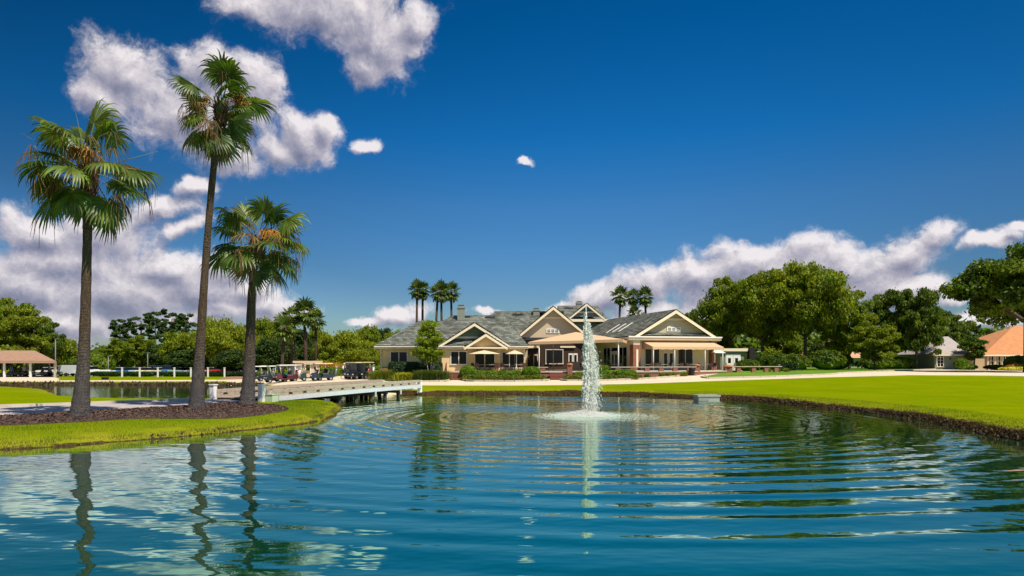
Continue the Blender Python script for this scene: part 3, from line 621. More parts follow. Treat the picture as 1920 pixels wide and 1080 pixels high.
for x,y in ((12.2,-.43),(16.2,-.43)):
    m=MB(); m.box(x-.06,x+.06,y-.07,y,bz(x)-.62,bz(x)-.2); m.build('hanger',WOODW,br)
def endpost(x,y,h,lab):
    w=.15; wp=br.matrix_basis@Vector((x,y,0)); gzv=max(.3,GZ(wp.x,wp.y)); e=empty('bridge_post',(wp.x,wp.y,gzv-.05),br.rotation_euler.z,lab,'post','white end posts of the timber bridge')
    m=MB(); m.box(-w,w,-w,w,0,h); m.build('post',POSTW,e)
    m=MB(); m.prism([(-w-.04,-w-.04,h+.001),(w+.04,-w-.04,h+.001),(w+.04,w+.04,h+.001),(-w-.04,w+.04,h+.001)],(0,0,.06)); m.build('cap',POSTW,e)
endpost(-.35,-.2,1.02,'white square bridge post with cap at the near left end'); endpost(-.1,BW+.2,.95,'white square bridge post nearest the tall palm trunk on the far side')
endpost(BL+.1,-.2,.95,'white square bridge post where the bridge meets the front path'); endpost(BL+.1,BW+.2,.95,'white square bridge post in front of the yellow shrub')
e=empty('utility_box',tuple(br.matrix_basis@Vector((.05,-.62,.45))),br.rotation_euler.z,'pale green metal box at the near left corner of the bridge','utility box')
m=MB(); m.box(-.28,.28,-.22,.22,-.1,.52); m.build('cabinet',BOXG,e); m=MB(); m.box(-.31,.31,-.25,.25,.521,.57); m.build('lid',BOXG,e); m=MB(); m.box(.283,.33,-.2,.2,-.05,.5); m.build('dark_side_panel',BLACK,e)
# concrete intake block at the far bank
e=empty('intake_box',(*z0(1324,751.5),0),.15,'square grey concrete intake box standing in the water at the far bank','intake box')
BLK=mat('block_grey',(.27,.26,.23),.9,var=.15,vscale=3); m=MB(); m.box(-.8,.85,-.45,.45,-.4,.33); m.box(-.86,.91,-.52,.52,.331,.45); m.build('concrete_block',BLK,e); m=MB(); m.box(-.78,.0,-.47,-.451,.02,.30); m.build('grate',METAL,e)
for i,px in enumerate([1190,1268,870]):
    pass
# ------------------------------------------------------------------ clubhouse
def clip_convex(P,Q):
    # P subject polygon (list of 2D), Q convex ccw
    out=P
    for i in range(len(Q)):
        a=Q[i]; b=Q[(i+1)%len(Q)]; e=(b[0]-a[0],b[1]-a[1]); inp=out; out=[]
        if not inp: return []
        sd_=[e[0]*(p[1]-a[1])-e[1]*(p[0]-a[0]) for p in inp]
        for j in range(len(inp)):
            p,q=inp[j-1],inp[j]; s,t=sd_[j-1],sd_[j]
            if t>=0:
                if s<0: k=s/(s-t); out.append((p[0]+(q[0]-p[0])*k,p[1]+(q[1]-p[1])*k))
                out.append(q)
            elif s>=0: k=s/(s-t); out.append((p[0]+(q[0]-p[0])*k,p[1]+(q[1]-p[1])*k))
    return out
def tiles(mb,pts,tw=.48,th=.40,lift=.08,first=.02):
    P=[mb.M@Vector(p) for p in pts]; c=sum(P,Vector())/len(P)
    n=(P[1]-P[0]).cross(P[2]-P[0]).normalized()
    if n.z<0: n=-n
    u=Vector((0,0,1)).cross(n).normalized()
    v=n.cross(u).normalized()
    if v.z<0: v=-v; u=-u
    o=min(P,key=lambda p:p.z); Q=[((p-o).dot(u),(p-o).dot(v)) for p in P]
    A=sum(Q[i-1][0]*Q[i][1]-Q[i][0]*Q[i-1][1] for i in range(len(Q)))
    if A<0: Q=Q[::-1]
    u0,u1=min(q[0] for q in Q),max(q[0] for q in Q); v0,v1=min(q[1] for q in Q),max(q[1] for q in Q)
    M0=mb.M; mb.M=Matrix.Identity(4); r=0; y=v0-.02
    while y<v1:
        x=u0-(tw/2 if r%2 else 0)-random.uniform(0,.05)
        while x<u1:
            cell=clip_convex([(x+.01,y),(x+tw-.01,y),(x+tw-.01,y+th),(x+.01,y+th)],Q)
            if len(cell)>2:
                l=lift+random.uniform(-.008,.012); m=len(cell)
                top=[o+u*a+v*b+n*(first+l*(1-(b-y)/th)+.004) for a,b in cell]; bot=[o+u*a+v*b+n*.001 for a,b in cell]
                mb.add(top+bot,[tuple(range(m))]+[(i,m+i,m+(i+1)%m,(i+1)%m) for i in range(m) if abs(cell[i][1]-y)<.01 and abs(cell[(i+1)%m][1]-y)<.01])
            x+=tw
        y+=th; r+=1
    mb.M=M0
def slab(mb,pts,t=.1):
    P=[Vector(p) for p in pts]; n=(P[1]-P[0]).cross(P[2]-P[0]).normalized()
    if n.z<0: P=P[::-1]
    mb.prism(P,(0,0,-t))
def board(mb,p,q,h,w,out=None,drop=0):
    p,q=Vector(p),Vector(q); d=(q-p).normalized(); o=Vector(out) if out is not None else Vector((d.y,-d.x,0)).normalized(); o=o*w
    mb.prism([p-Vector((0,0,drop)),q-Vector((0,0,drop)),q-Vector((0,0,drop+h)),p-Vector((0,0,drop+h))],o)
club=empty('clubhouse',(0,0,0),0,'long beige golf clubhouse with green grey tiled roofs and gables behind the pond','clubhouse')
IDM=Matrix.Identity(4); ME=Matrix.Translation((15.7,85,0))@Matrix.Rotation(R(15),4,'Z')
def nb(M=IDM): m=MB(); m.M=M; return m
def wnd(x0,x1,z0,z1,y,n,M=IDM,name='window',fr=.09,sill=True,transom=None,parent=None):
    m=nb(M); d0,d1=y-.09,y+.01
    m.box(x0-fr,x0,d0,d1,z0,z1); m.box(x1,x1+fr,d0,d1,z0,z1); m.box(x0-fr-.02,x1+fr+.02,d0-.01,d1,z1,z1+fr)
    m.box(x0-fr-.03,x1+fr+.03,d0-.05,d1,z0-fr,z0)
    w=(x1-x0)/n
    for i in range(1,n): m.box(x0+i*w-.045,x0+i*w+.045,d0+.012,d1,z0+.001,z1-.001)
    if transom: m.box(x0+.001,x1-.001,d0+.02,d1,transom-.04,transom+.04)
    f=m.build(name,FRAME,parent or club)
    for i in range(n):
        a=x0+i*w+(.046 if i else .001); b=x0+(i+1)*w-(.046 if i<n-1 else .001); p=nb(M); p.box(a,b,y-.035,y-.012,z0+.001,z1-.001); p.build('pane',GLASS,f)
    return f
def door(x0,x1,z0,z1,y,M=IDM,parent=None,m_=None):
    m=nb(M); m.box(x0,x1,y-.06,y-.003,z0,z1); f=m.build('door',m_ or WHITE,parent or club); w=(x1-x0)
    p=nb(M); p.box(x0+w*.2,x1-w*.2,y-.075,y-.061,z0+(z1-z0)*.12,z1-(z1-z0)*.1); p.build('pane',GLASS,f)
    p=nb(M); p.box(x1-w*.12,x1-w*.06,y-.12,y-.061,z0+.95,z0+1.1); p.build('handle',METAL,f)
# roofs
def roof(polys,M=IDM,t=.12):
    m=nb(M); b=nb(M)
    for p in polys: tiles(m,p); slab(b,p,t)
    r=b.build('roof',TILE_D,club); tag(m.build('roof_tiles',TILE,r),None,None,None,'stuff'); return r
roof([[(-15.9,79.2,4.76),(-8.7,79.2,4.76),(-8.7,85.6,7.96),(-11.6,85.6,7.96)],[(-8.7,79.2,4.76),(1.86,79.2,4.76),(-1.1,87.35,8.835),(-7.5,87.35,8.835),(-8.7,85.6,7.96)],
 [(-15.9,79.2,4.76),(-11.6,85.6,7.96),(-15.9,92,4.76)],[(1.86,79.2,4.76),(1.86,95,4.76),(-1.1,87.35,8.835)]])
roof([[(-11.6,85.6,7.96),(-8.7,85.6,7.96),(-8.7,92,4.76),(-15.9,92,4.76)],[(-7.5,87.35,8.835),(-1.1,87.35,8.835),(1.86,95.5,4.76),(-8.7,95.5,4.76)]])
# gable A and B on the left wing
def gable(cx,hw,yf,zE,zA,yb,yw,zw,M=IDM,wallm=WALLG,vent=None,valley=True,foot=None,trim=None,pent=None,bb=.28,zt=None):
    L=[(cx,yf,zA),(cx-hw,yf,zE)]+([(cx-hw,foot,zE)] if foot else [])+([(cx,yb,zA)] if valley else [(cx-hw,yb,zE),(cx,yb,zA)])
    Rr=[(cx,yf,zA),(cx,yb,zA)]+([] if valley else [(cx+hw,yb,zE)])+([(cx+hw,foot,zE)] if foot else [])+[(cx+hw,yf,zE)]
    roof([L,Rr],M,.1)
    m=nb(M)
    for s in (-1,1):
        a=Vector((cx,yf-.05,zA-.09)); b=Vector((cx+s*(hw+.03),yf-.05,zE-.09)); m.prism([a,b,b-Vector((0,0,bb)),a-Vector((0,0,bb*1.15))],(0,.06,0))
    m.build('barge_board',FASC,club)
    k=(zA-zE)/hw; m=nb(M); h2=(zA-.25-zw)/k; m.prism([(cx-h2,yw,zw),(cx+h2,yw,zw),(cx,yw,zA-.25)],(0,.12,0)); m.build('gable_wall',wallm,club)
    if trim: m=nb(M); h3=(zA-.3-trim)/k; m.box(cx-h3,cx+h3,yw-.06,yw-.002,trim,trim+.22); m.build('gable_trim',FASC,club)
    if vent:
        x0,x1,za,zb=vent; m=nb(M); m.box(x0,x1,yw-.08,yw-.002,za,zb); v=m.build('gable_vent',WHITE,club); w=(x1-x0)/3.3
        for i in range(3):
            m=nb(M); xx=x0+w*.3+i*w; m.box(xx,xx+w*.66,yw-.1,yw-.081,za+.12,zb-.12); m.build('vent_pane',GLASS,v)
            m=nb(M); m.box(xx+w*.29,xx+w*.37,yw-.115,yw-.101,za+.12,zb-.12); m.box(xx,xx+w*.28,yw-.115,yw-.101,(za+zb)/2-.03,(za+zb)/2+.03); m.box(xx+w*.38,xx+w*.66,yw-.115,yw-.101,(za+zb)/2-.03,(za+zb)/2+.03); m.build('muntin',WHITE,v)
    if pent:
        y0,zz0,zz1,h4,h5=pent; roof([[(cx-h4,y0,zz0),(cx+h4,y0,zz0),(cx+h5,yw-.01,zz1),(cx-h5,yw-.01,zz1)]],M,.06)
gable(-4.35,4.2,79.12,4.76,7.43,84.5,80.15,5.45,trim=5.62,pent=(79.35,4.92,5.45,3.6,2.9))
gable(-3.0,2.45,78.4,4.60,6.18,82.1,78.95,4.55,wallm=mat('pediment_orange',(.70,.48,.23),.9,var=.04),foot=79.0)
m=nb(); m.box(-5.5,-.5,78.36,79.6,4.40,4.549); m.build('pediment_base',FASC,club)
# fascia, soffit of the left wing
m=nb(); m.box(-15.96,-5.52,79.10,79.18,4.42,4.72); m.box(-.48,1.92,79.10,79.18,4.42,4.72); m.box(-16.0,-15.93,79.19,92,4.42,4.72); m.box(1.87,1.93,79.2,89,4.42,4.72); m.build('fascia',FASC,club)
m=nb(); m.box(-15.9,1.85,79.2,80.6,4.38,4.415); m.build('soffit',FASC,club)
m=nb(); m.box(-15.95,-5.6,79.0,79.095,4.62,4.70); m.box(-.4,1.95,79.0,79.095,4.62,4.70); m.build('gutter',WHITE,club)
m=nb(); m.box(-15.47,-8.2,80.2,92,.5,4.41); m.build('wall',WALL,club)
m=nb(); m.box(-15.52,-8.25,80.15,80.195,.5,2.28); m.box(-15.52,-15.475,80.2,92,.5,2.28); m.build('brick_base',BRICK,club)
m=nb(); m.box(-8.2,-1.35,79.6,90,.5,4.379); m.build('wall',mat('stucco_orange',(.72,.50,.26),.9,var=.06,bump=.2,bscale=30),club)
m=nb(); m.box(-1.35,1.55,80.0,90.5,.5,4.379); m.build('wall',WALL,club)
for x,y in ((-15.35,80.1),(1.42,79.9),(-8.3,79.9)):
    m=nb(); m.tube([(x,y,1.0),(x,y,4.35),(x,y-.7,4.45)],.055,8); m.build('downpipe',WHITE,club)
z0w,z1w=2.62,4.02
wnd(PX(733,80.2),PX(763,80.2),z0w,z1w,80.2,2); wnd(PX(790,80.2),PX(819,80.2),z0w,z1w,80.2,2)
wnd(PX(846,79.6),PX(874.5,79.6),z0w,z1w+.02,79.6,2); wnd(PX(891,79.6),PX(927,79.6),2.2,3.95,79.6,2); wnd(PX(942,80),PX(981.5,80),2.2,3.97,80.0,3)
# roof vents and chimneys
def rv(px,py,w,slope_y,h=.22):
    X=PX(px,slope_y); z=4.76+.5*(slope_y-79.2); m=nb(); m.box(X-w/2,X+w/2,slope_y-.25,slope_y+.25,z-.02,z+h); m.build('roof_vent',TILE_D,club)
rv(876,595,.75,86.6); rv(919,596.5,1.2,86.5); rv(803,604,.35,85.2); rv(819,604,.3,85.2)
m=nb(); z=10.6-.5*(105-103.6); m.box(PX(961,103.6),PX(980,103.6),103.3,103.8,z,z+.3); m.build('roof_vent',TILE_D,club)
CH=mat('chimney_stucco',(.22,.23,.19),.9,var=.1,vscale=2)
for px0,px1,Y,zt,zb in ((857.5,870.5,85.6,9.9,7.0),(1000,1011,103.5,10.9,9.0),(1081,1091.5,112.5,12.75,10.5)):
    x0,x1=PX(px0,Y),PX(px1,Y); m=nb(); m.box(x0,x1,Y,Y+(x1-x0),zb,zt); m.box(x0-.07,x1+.07,Y-.07,Y+(x1-x0)+.07,zt-.32,zt-.12); c=m.build('chimney',CH,club)
    m=nb(); m.box(x0+.08,x1-.08,Y+.08,Y+(x1-x0)-.08,zt+.001,zt+.12); m.build('chimney_cap',TILE_D,c)
# centre block
roof([[(-5,92,4.1),(4.2,92,4.1),(4.2,105,10.6),(-2.7,105,10.6)],[(-5,92,4.1),(-2.7,105,10.6),(-5,118,4.1)],[(-2.7,105,10.6),(8,105,10.6),(8,118,4.1),(-5,118,4.1)]])
gable(5.45,4.6,90.0,6.38,10.22,106,90.75,6.1,valley=False,wallm=WALLT,vent=(PX(1024.5,90.7),PX(1049,90.7),6.68,7.28),trim=8.62,bb=.34)
m=nb(); m.box(1.56,10.4,90.75,91.2,1.5,6.05); m.build('brick_wall',BRICKD,club)
m=nb(); m.box(.95,10.2,90.55,90.74,5.75,6.05); m.build('fascia',TILE_D,club)
m=nb(); m.box(1.95,3.6,90.3,90.745,4.7,5.0); m.box(6.4,8.4,90.55,90.745,4.75,4.95); m.build('lintel',FASC,club)
m=nb(); m.box(1.56,2.0,88,90.7,1.6,4.4); m.build('wall',WALLT,club)
wnd(PX(1024,90.7),PX(1055,90.7),2.65,4.45,90.745,1,fr=.08)
door(PX(1000,90.7),PX(1009,90.7),1.83,3.9,90.745,m_=WALLT); door(PX(1066,90.7),PX(1074,90.7),1.83,4.0,90.745); door(PX(1075,90.7),PX(1083,90.7),1.83,4.0,90.745)
# upper storey roof behind
TY=110.0
roof([[(7.5,TY-3,9.0),(15.4,TY-3,9.0),(14.0,TY+2.5,12.1),(7.5,TY+2.5,12.1)],[(15.4,TY-3,9.0),(15.4,TY+8,9.0),(14,TY+2.5,12.1)],[(7.5,TY+2.5,12.1),(14,TY+2.5,12.1),(15.4,TY+8,9.0),(7.5,TY+8,9.0)]])
gable(PX(1100,TY-4),2.75,TY-4,9.72,12.0,TY+1.5,TY-3.4,9.9,wallm=mat('siding_blue',(.12,.16,.16),.8),trim=10.5,bb=.3)
m=nb(); m.box(7.6,15.3,TY-4.0,TY-3.0,9.1,9.5); m.build('fascia',FASC,club); m=nb(); m.box(7.8,14.8,TY-2.9,TY+8,5,9.08); m.build('wall',WALLG,club)
m=nb(); m.box(PX(1060,TY),PX(1076,TY),TY+1.2,TY+1.7,11.4,11.75); m.build('roof_vent',TILE_D,club)
# right hand wing, turned fifteen degrees
EX0,EX1,EC=-.95,10.55,4.8
gable(EC,5.75,-.8,6.05,9.44,26,0.0,6.3,M=ME,valley=False,wallm=WALLT,vent=(3.93,5.85,6.72,7.28),trim=8.15,bb=.36)
roof([[(EC-5.2,-.75,6.12),(EC+5.2,-.75,6.12),(EC+4.8,-.02,6.42),(EC-4.8,-.02,6.42)]],ME,.05)
m=nb(ME); m.box(-1.7,11.1,-.98,-.86,5.62,6.02); m.box(-1.2,-1.08,-.85,14,5.7,5.98); m.build('fascia',FASC,club)
m=nb(ME); m.box(-1.75,11.15,-1.1,-.985,5.88,6.04); m.build('gutter',WHITE,club)
m=nb(ME); m.box(-1.6,11.0,-.855,.0,5.52,5.60); m.box(-1.07,-.0,.002,14,5.52,5.6); m.build('soffit',FASC,club)
m=nb(ME); m.box(0,10.57,0,14,1.2,5.515); m.build('wall',WALLP,club)
m=nb(ME); m.box(-1.0,-.02,-.75,.3,1.2,5.0); m.build('brick_pillar',BRICK,club)
m=nb(ME); m.box(9.85,10.6,-.75,-.02,1.2,5.5); m.build('brick_pillar',BRICK,club)
m=nb(ME); m.box(-.95,-.07,-.7,.25,5.001,5.51); m.build('pillar_capital',FASC,club)
for a_ in ((-.62,-.36,4.4),(10.15,10.35,4.7)): m=nb(ME); m.box(a_[0],a_[1],-.80,-.751,2.2,a_[2]); m.build('pillar_panel',FASC,club)
wnd(.95,1.82,2.05,4.45,0,1,ME); wnd(2.05,2.85,2.05,4.45,0,1,ME)
m=nb(ME); m.box(3.1,5.1,-.07,-.0,1.95,4.55); m.build('door_surround',FASC,club)
door(3.35,4.05,1.95,4.15,-.071,ME); door(4.15,4.85,1.95,4.15,-.071,ME)
wnd(5.5,7.5,2.05,4.5,0,2,ME)
# glazed side wall of the wing (faces the fountain side)
MS=ME@Matrix.Rotation(R(-90),4,'Z')    # local x runs from the back corner towards the front, local y into the wall
def side(x): return -x
wnd(-10.9,-8.6,2.1,4.75,0,2,MS); wnd(-5.7,-3.2,2.1,4.75,0,2,MS); wnd(-8.2,-6.1,4.3,4.75,0,1,MS)
door(-8.15,-7.2,1.9,4.1,0,MS); door(-7.1,-6.15,1.9,4.1,0,MS)
for i in range(3):
    y=6.5+i*2.1; m=nb(ME); k=(9.44-6.05)/5.75; P=[]
    a=Vector((.2+.55*0,y,0)); 
    for xx,yy in ((.3,y),(2.4,y+.15),(2.4,y+.5),(.3,y+.35)): P.append((xx,yy,9.44-k*(EC-xx)+.10))
    m.prism(P,(0,0,.05)); m.build('skylight_strip',WHITE,club)
# awning of the right wing
aw=empty('awning',tuple(ME@Vector((5.3,-1.5,0))),R(15),'long peach cloth awning over the terrace doors of the right gable','awning')
aw.location.z=0; IM=aw.matrix_basis.inverted()@ME
m=nb(IM); A=[(.5,-.12,5.42),(10.15,-.12,5.42),(10.15,-3.0,4.68),(.5,-3.0,4.68)]; m.prism(A,(0,0,.025)); m.build('cloth',AWN,aw)
m=nb(IM)
xs=np.linspace(.5,10.15,40)
for i in range(39):
    d=.30+.03*math.sin(i*1.5); m.add([(xs[i],-3.01,4.68),(xs[i+1],-3.01,4.68),(xs[i+1],-3.03,4.68-.3-.03*math.sin((i+1)*1.5)),(xs[i],-3.03,4.68-d)],[(0,1,2,3)])
m.build('valance',AWN,aw)
m=nb(IM); m.prism([(.49,-.12,5.42),(.49,-3.0,4.68),(.49,-3.0,4.4),(.49,-.12,4.45)],(-.015,0,0)); m.prism([(10.16,-.12,5.42),(10.16,-3.0,4.68),(10.16,-3.0,4.4),(10.16,-.12,4.9)],(.015,0,0)); m.build('side_flap',AWN,aw)
for x in (.62,3.45,7.6,10.05):
    m=nb(IM); m.tube([(x,-2.94,1.8),(x,-2.94,4.66)],.05,8); m.build('post',WHITE,aw)
# central canopy
cn=empty('canopy',(7.5,80,0),0,'large peaked peach fabric canopy shading the central terrace behind the fountain','canopy'); IM=cn.matrix_basis.inverted()
FLc,FRc,BRc,BLc=Vector((1.95,79.6,5.2)),Vector((12.25,75.6,5.38)),Vector((14.3,84.8,5.45)),Vector((3.2,90.2,5.4)); pk1=Vector((7.6,81.2,6.42)); pk2=Vector((8.6,84.8,6.42))
m=nb(IM)
def cloth(m,a,b,c,n=6):
    m.add([a,b,c],[(0,1,2)])
for tri in ((FLc,FRc,pk1),(FRc,BRc,pk2),(FRc,pk2,pk1),(BRc,BLc,pk2),(BLc,FLc,pk1),(BLc,pk1,pk2)):
    m.prism([Vector(p) for p in tri],(0,0,-.02))
m.build('cloth',AWN,cn)
m=nb(IM)
for a,b in ((FLc,FRc),(FRc,BRc),(BLc,FLc)): board(m,a,b,.32,.02)
m.build('valance',AWN,cn)
def at_line(px):
    k=(px-960)/F; t=(k*FLc.y-FLc.x)/((FRc.x-FLc.x)-k*(FRc.y-FLc.y)); return FLc.lerp(FRc,t)
for px in (1011,1113,1160):
    p=at_line(px); m=nb(IM); m.tube([(p.x,p.y+.12,1.2),(p.x,p.y+.12,p.z-.05)],.055,8); m.build('post',WHITE,cn)
m=nb(IM); m.tube([(5.2,86,1.8),(5.2,86,5.5)],.05,8); m.build('post',WHITE,cn)
m=nb(IM); board(m,FLc+Vector((.1,.15,-.1)),FRc+Vector((-.1,.15,-.1)),.09,.09); board(m,BLc,FLc,.09,.09,drop=.1); m.build('frame_rail',WHITE,cn)
# terrace
te=empty('terrace',(0,0,0),0,'raised brick sided terrace in front of the clubhouse','terrace'); te['kind']='structure'
if 'category' in te: pass
tp=[(-8.0,75.6),(-7.0,75.6),(-5.5,75.6),(4.1,75.6),(5.95,75.6),(10.8,75.6),(21.3,78.6),(26.2,82.2),(28.4,84.4),(26,92),(1.5,92),(-8,80)]
m=MB(); m.prism([(x,y,.5) for x,y in tp],(0,0,1.19)); m.build('brick_base',BRICK,te)
tq=[(x,y-.08 if y<85 else y) for x,y in tp]; m=MB(); m.prism([(x,y,1.691) for x,y in tq],(0,0,.13)); m.build('paving',CONC,te)
TZ=1.821
def stairs(x0,x1,yb,n,lab):
    s=empty('brick_steps',((x0+x1)/2,yb,0),0,lab,'steps'); z0=GZ((x0+x1)/2,yb-1.8)+.03; rise=(TZ-z0)/(n+1)
    for i in range(n):
        zt=TZ-rise*(i+1); m=MB(); w=(x1-x0)/2; m.box(-w,w,-.36*(i+1)-.081,-.36*i-.083,.4,zt-.05); m.build('riser',BRICK,s)
        m=MB(); m.box(-w-.03,w+.03,-.36*(i+1)-.11,-.36*i-.083,zt-.049,zt); m.build('tread',mat('step_tread',(.26,.10,.07),.9,var=.1),s)
    return s
stairs(-7.25,-5.55,75.5,5,'narrow brick steps climbing to the left terrace beside the round clipped shrub')
stairs(4.15,6.0,75.5,5,'brick steps in front of the central canopy left of the fountain')
hr=empty('stair_handrail',(-7.2,74.5,0),0,'dark red sloping handrail on the left brick steps','handrail')
m=MB(); P=[(-.05,-1.35,1.75),(-.05,.9,2.75),(-.05,1.0,2.75)]; m.tube(P,.06,6); m.build('rail',REDP,hr)
for y in (-1.3,-.4,.5,.95):
    m=MB(); zz=1.75+(y+1.35)*.444; m.tube([(-.05,y,.9 if y<0 else 1.7),(-.05,y,zz)],.045,6); m.build('post',REDP,hr)
m=MB(); m.box(-.12,.02,-1.5,.6,.9,1.15); m.prism([(-.12,-1.5,1.15),(-.12,.6,1.15),(-.12,.6,2.0)],(.14,0,0)); m.build('stringer',REDP,hr)
hr=empty('stair_handrail',(5.0,75,0),0,'thin dark handrail rising behind the brick pier of the central steps','handrail')
m=MB(); m.tube([(-1.1,.6,2.1),(.1,.2,2.75),(.5,.2,2.75)],.03,6); m.build('rail',REDP,hr); m=MB(); m.tube([(-.9,.6,1.82),(-.9,.55,2.2)],.025,6); m.build('post',REDP,hr)
def lowwall(pts,zc,zb,lab,npier,capw=.36,m_=CONC,pier=BRICK,first=0):
    e=empty('low_wall',(pts[0][0],pts[0][1],0),0,lab,'low wall'); o=Vector((pts[0][0],pts[0][1],0))
    for a,b in zip(pts,pts[1:]):
        a=Vector((*a,0))-o; b=Vector((*b,0))-o; d=(b-a).normalized(); nn=Vector((-d.y,d.x,0))*capw/2; m=MB()
        m.prism([a-nn+Vector((0,0,zc)),b-nn+Vector((0,0,zc)),b+nn+Vector((0,0,zc)),a+nn+Vector((0,0,zc))],(0,0,.09)); m.build('coping',m_,e)
        for i in range(npier):
            p=a.lerp(b,(i+.5)/npier) if npier>1 else (a+b)/2; m=MB(); m.M=Matrix.Translation(p)@Matrix.Rotation(math.atan2(d.y,d.x),4,'Z'); m.box(-.28,.28,-.14,.14,zb,zc-.002); m.build('pier',pier,e)
    return e
lowwall([(10.9,75.75),(21.2,78.75)],2.24,1.8,'long low terrace wall with pale coping right of the fountain behind the shrubs',6)
lowwall([(2.8,75.8),(4.0,75.8)],2.22,1.8,'short terrace wall with pale coping beside the canopy post left of the steps',1)
lowwall([(26.4,82.4),(30.4,83.4),(33.2,84.3)],2.25,1.3,'long low brick wall with pale coping in front of the dark hedge by the oaks',2,.45)
lowwall([(-10.6,76.8),(-8.1,76.8)],2.0,.8,'short brick wall with pale coping left of the narrow steps',1)
def pier(x,y,z0,z1,w,lab,cap=BRICK):
    e=empty('brick_pier',(x,y,0),0,lab,'pier'); m=MB(); m.box(-w,w,-w,w,z0,z1-.12); m.build('shaft',BRICK,e)
    m=MB(); m.lathe([(w*1.35,z1-.119),(w*1.4,z1-.04),(w*1.2,z1+.05),(w*.7,z1+.12),(0,z1+.14)],seg=14); m.build('domed_cap',mat('terracotta',(.36,.13,.06),.85,var=.1),e)
pier(6.35,75.1,.9,2.6,.27,'brick pier with domed terracotta top at the central steps'); pier(PX(1307,78.9),78.9,1.2,2.5,.28,'brick pier with domed top beside the black bin'); pier(26.0,82.2,1.3,2.35,.42,'stout brick pier at the start of the wall by the oaks')
e=empty('trash_bin',(PX(1297,77.9),77.9,GZ(PX(1297,77.9),77.9)),0,'black round litter bin on the path beside the terrace wall','bin')
m=MB(); m.lathe([(.26,0),(.30,.05),(.34,.75),(.35,.8)],seg=14); m.build('barrel',BLACK,e); m=MB(); m.lathe([(.36,.801),(.33,.9),(.2,.97),(0,.98)],seg=14); m.build('lid',BLACK,e)
# ------------------------------------------------------------------ furniture
CHM=mat('chair_brown',(.07,.035,.025),.7); CHM2=mat('chair_grey',(.16,.14,.12),.6); TBL=mat('table_top',(.42,.38,.32),.5)
def chair(x,y,z,rz,m_,lab,grp):
    e=empty('patio_chair',(x,y,z),rz,lab,'chair',grp)
    m=MB(); m.box(-.24,.24,-.24,.22,.40,.45); m.build('seat',m_,e); m=MB(); m.prism([(-.24,.22,.46),(.24,.22,.46),(.22,.30,.92),(-.22,.30,.92)],(0,.035,0)); m.build('backrest',m_,e)
    for sx in (-1,1):
        for sy in (-1,1):
            m=MB(); m.tube([(sx*.22,sy*.2,.39),(sx*.25,sy*.24,0)],.02,5); m.build('leg',m_,e)
        m=MB(); m.box(sx*.25-.02,sx*.25+.02,-.2,.22,.62,.65); m.build('armrest',m_,e)
def table(x,y,z,lab,r=.5,grp=None,m_=None):
    e=empty('patio_table',(x,y,z),0,lab,'table',grp); m=MB(); m.lathe([(r,.70),(r,.74),(0,.741)],seg=16); m.build('table_top',m_ or TBL,e)
    m=MB(); m.tube([(0,0,.05),(0,0,.69)],.04,8); m.build('pedestal',BLACK,e); m=MB(); m.lathe([(.28,0),(.25,.04),(.05,.06)],seg=12); m.build('base',BLACK,e)
def tset(x,y,z,nch,m_,tl,cl,g,phase=.4,r=.5):
    table(x,y,z,tl,r,'terrace tables')
    for i in range(nch):
        a=phase+i*2*math.pi/nch; chair(x+math.cos(a)*(r+.35),y+math.sin(a)*(r+.35),z,a-math.pi/2,m_,[s_+' chair at the '+tl.replace('terrace table ','table ') for s_ in ('rear','left','right')][[sorted(range(nch),key=lambda q:-math.sin(phase+q*2*math.pi/nch)).index(i)==0,True].index(True)*0+(0 if math.sin(a)==max(math.sin(phase+q*2*math.pi/nch) for q in range(nch)) else (1 if math.cos(a)==min(math.cos(phase+q*2*math.pi/nch) for q in range(nch) if math.sin(phase+q*2*math.pi/nch)!=max(math.sin(phase+w*2*math.pi/nch) for w in range(nch))) else 2))],g)
gl='dark brown chairs on the left terrace'
for i,(px,lab) in enumerate([(899,'first terrace table under the left beige parasol'),(919,'terrace table beside the sliding window under the left parasol'),(948,'terrace table at the left edge of the three pane window'),(972,'terrace table nearest the right end of the left wing')]):
    tset(PX(px,77.8),77.8,TZ,3,CHM,lab,'dark brown patio chair at a table behind the clipped hedge row',gl,.3+i)
gl='grey and brown chairs on the right terrace'
for i,(u,v,lab) in enumerate([(.3,-2.2,'terrace table in front of the left brick pillar of the right wing'),(2.2,-2.3,'terrace table in front of the left window of the right wing'),(4.3,-2.4,'terrace table in front of the white double doors'),(6.4,-2.2,'terrace table in front of the right window of the right wing'),(8.6,-2.0,'terrace table by the yellow wall near the right pillar'),(-2.4,2.2,'terrace table by the glazed side wall'),(-2.6,5.0,'terrace table deep beside the glazed side wall'),(11.6,-1.3,'terrace table under the small white parasol')]):
    p=ME@Vector((u,v,0)); tset(p.x,p.y,TZ,3,CHM2 if i%2 else CHM,lab,'patio chair at a table on the right terrace',gl,.7+i)
for i,(x,y,lab) in enumerate([(3.4,84.0,'table in the dark shade of the canopy by the big window'),(9.3,82.5,'table in the shade of the canopy right of the fountain jet')]): tset(x,y,TZ,3,CHM,lab,'dark chair in the shade under the central canopy','chairs under the canopy')
e=empty('bar_counter',(8.2,86.5,TZ),0,'pale topped counter in the shade under the canopy','counter'); m=MB(); m.box(-1.0,1.0,-.3,.3,0,.98); m.build('body',WALLT,e); m=MB(); m.box(-1.1,1.1,-.4,.4,.981,1.05); m.build('top',CONC,e)
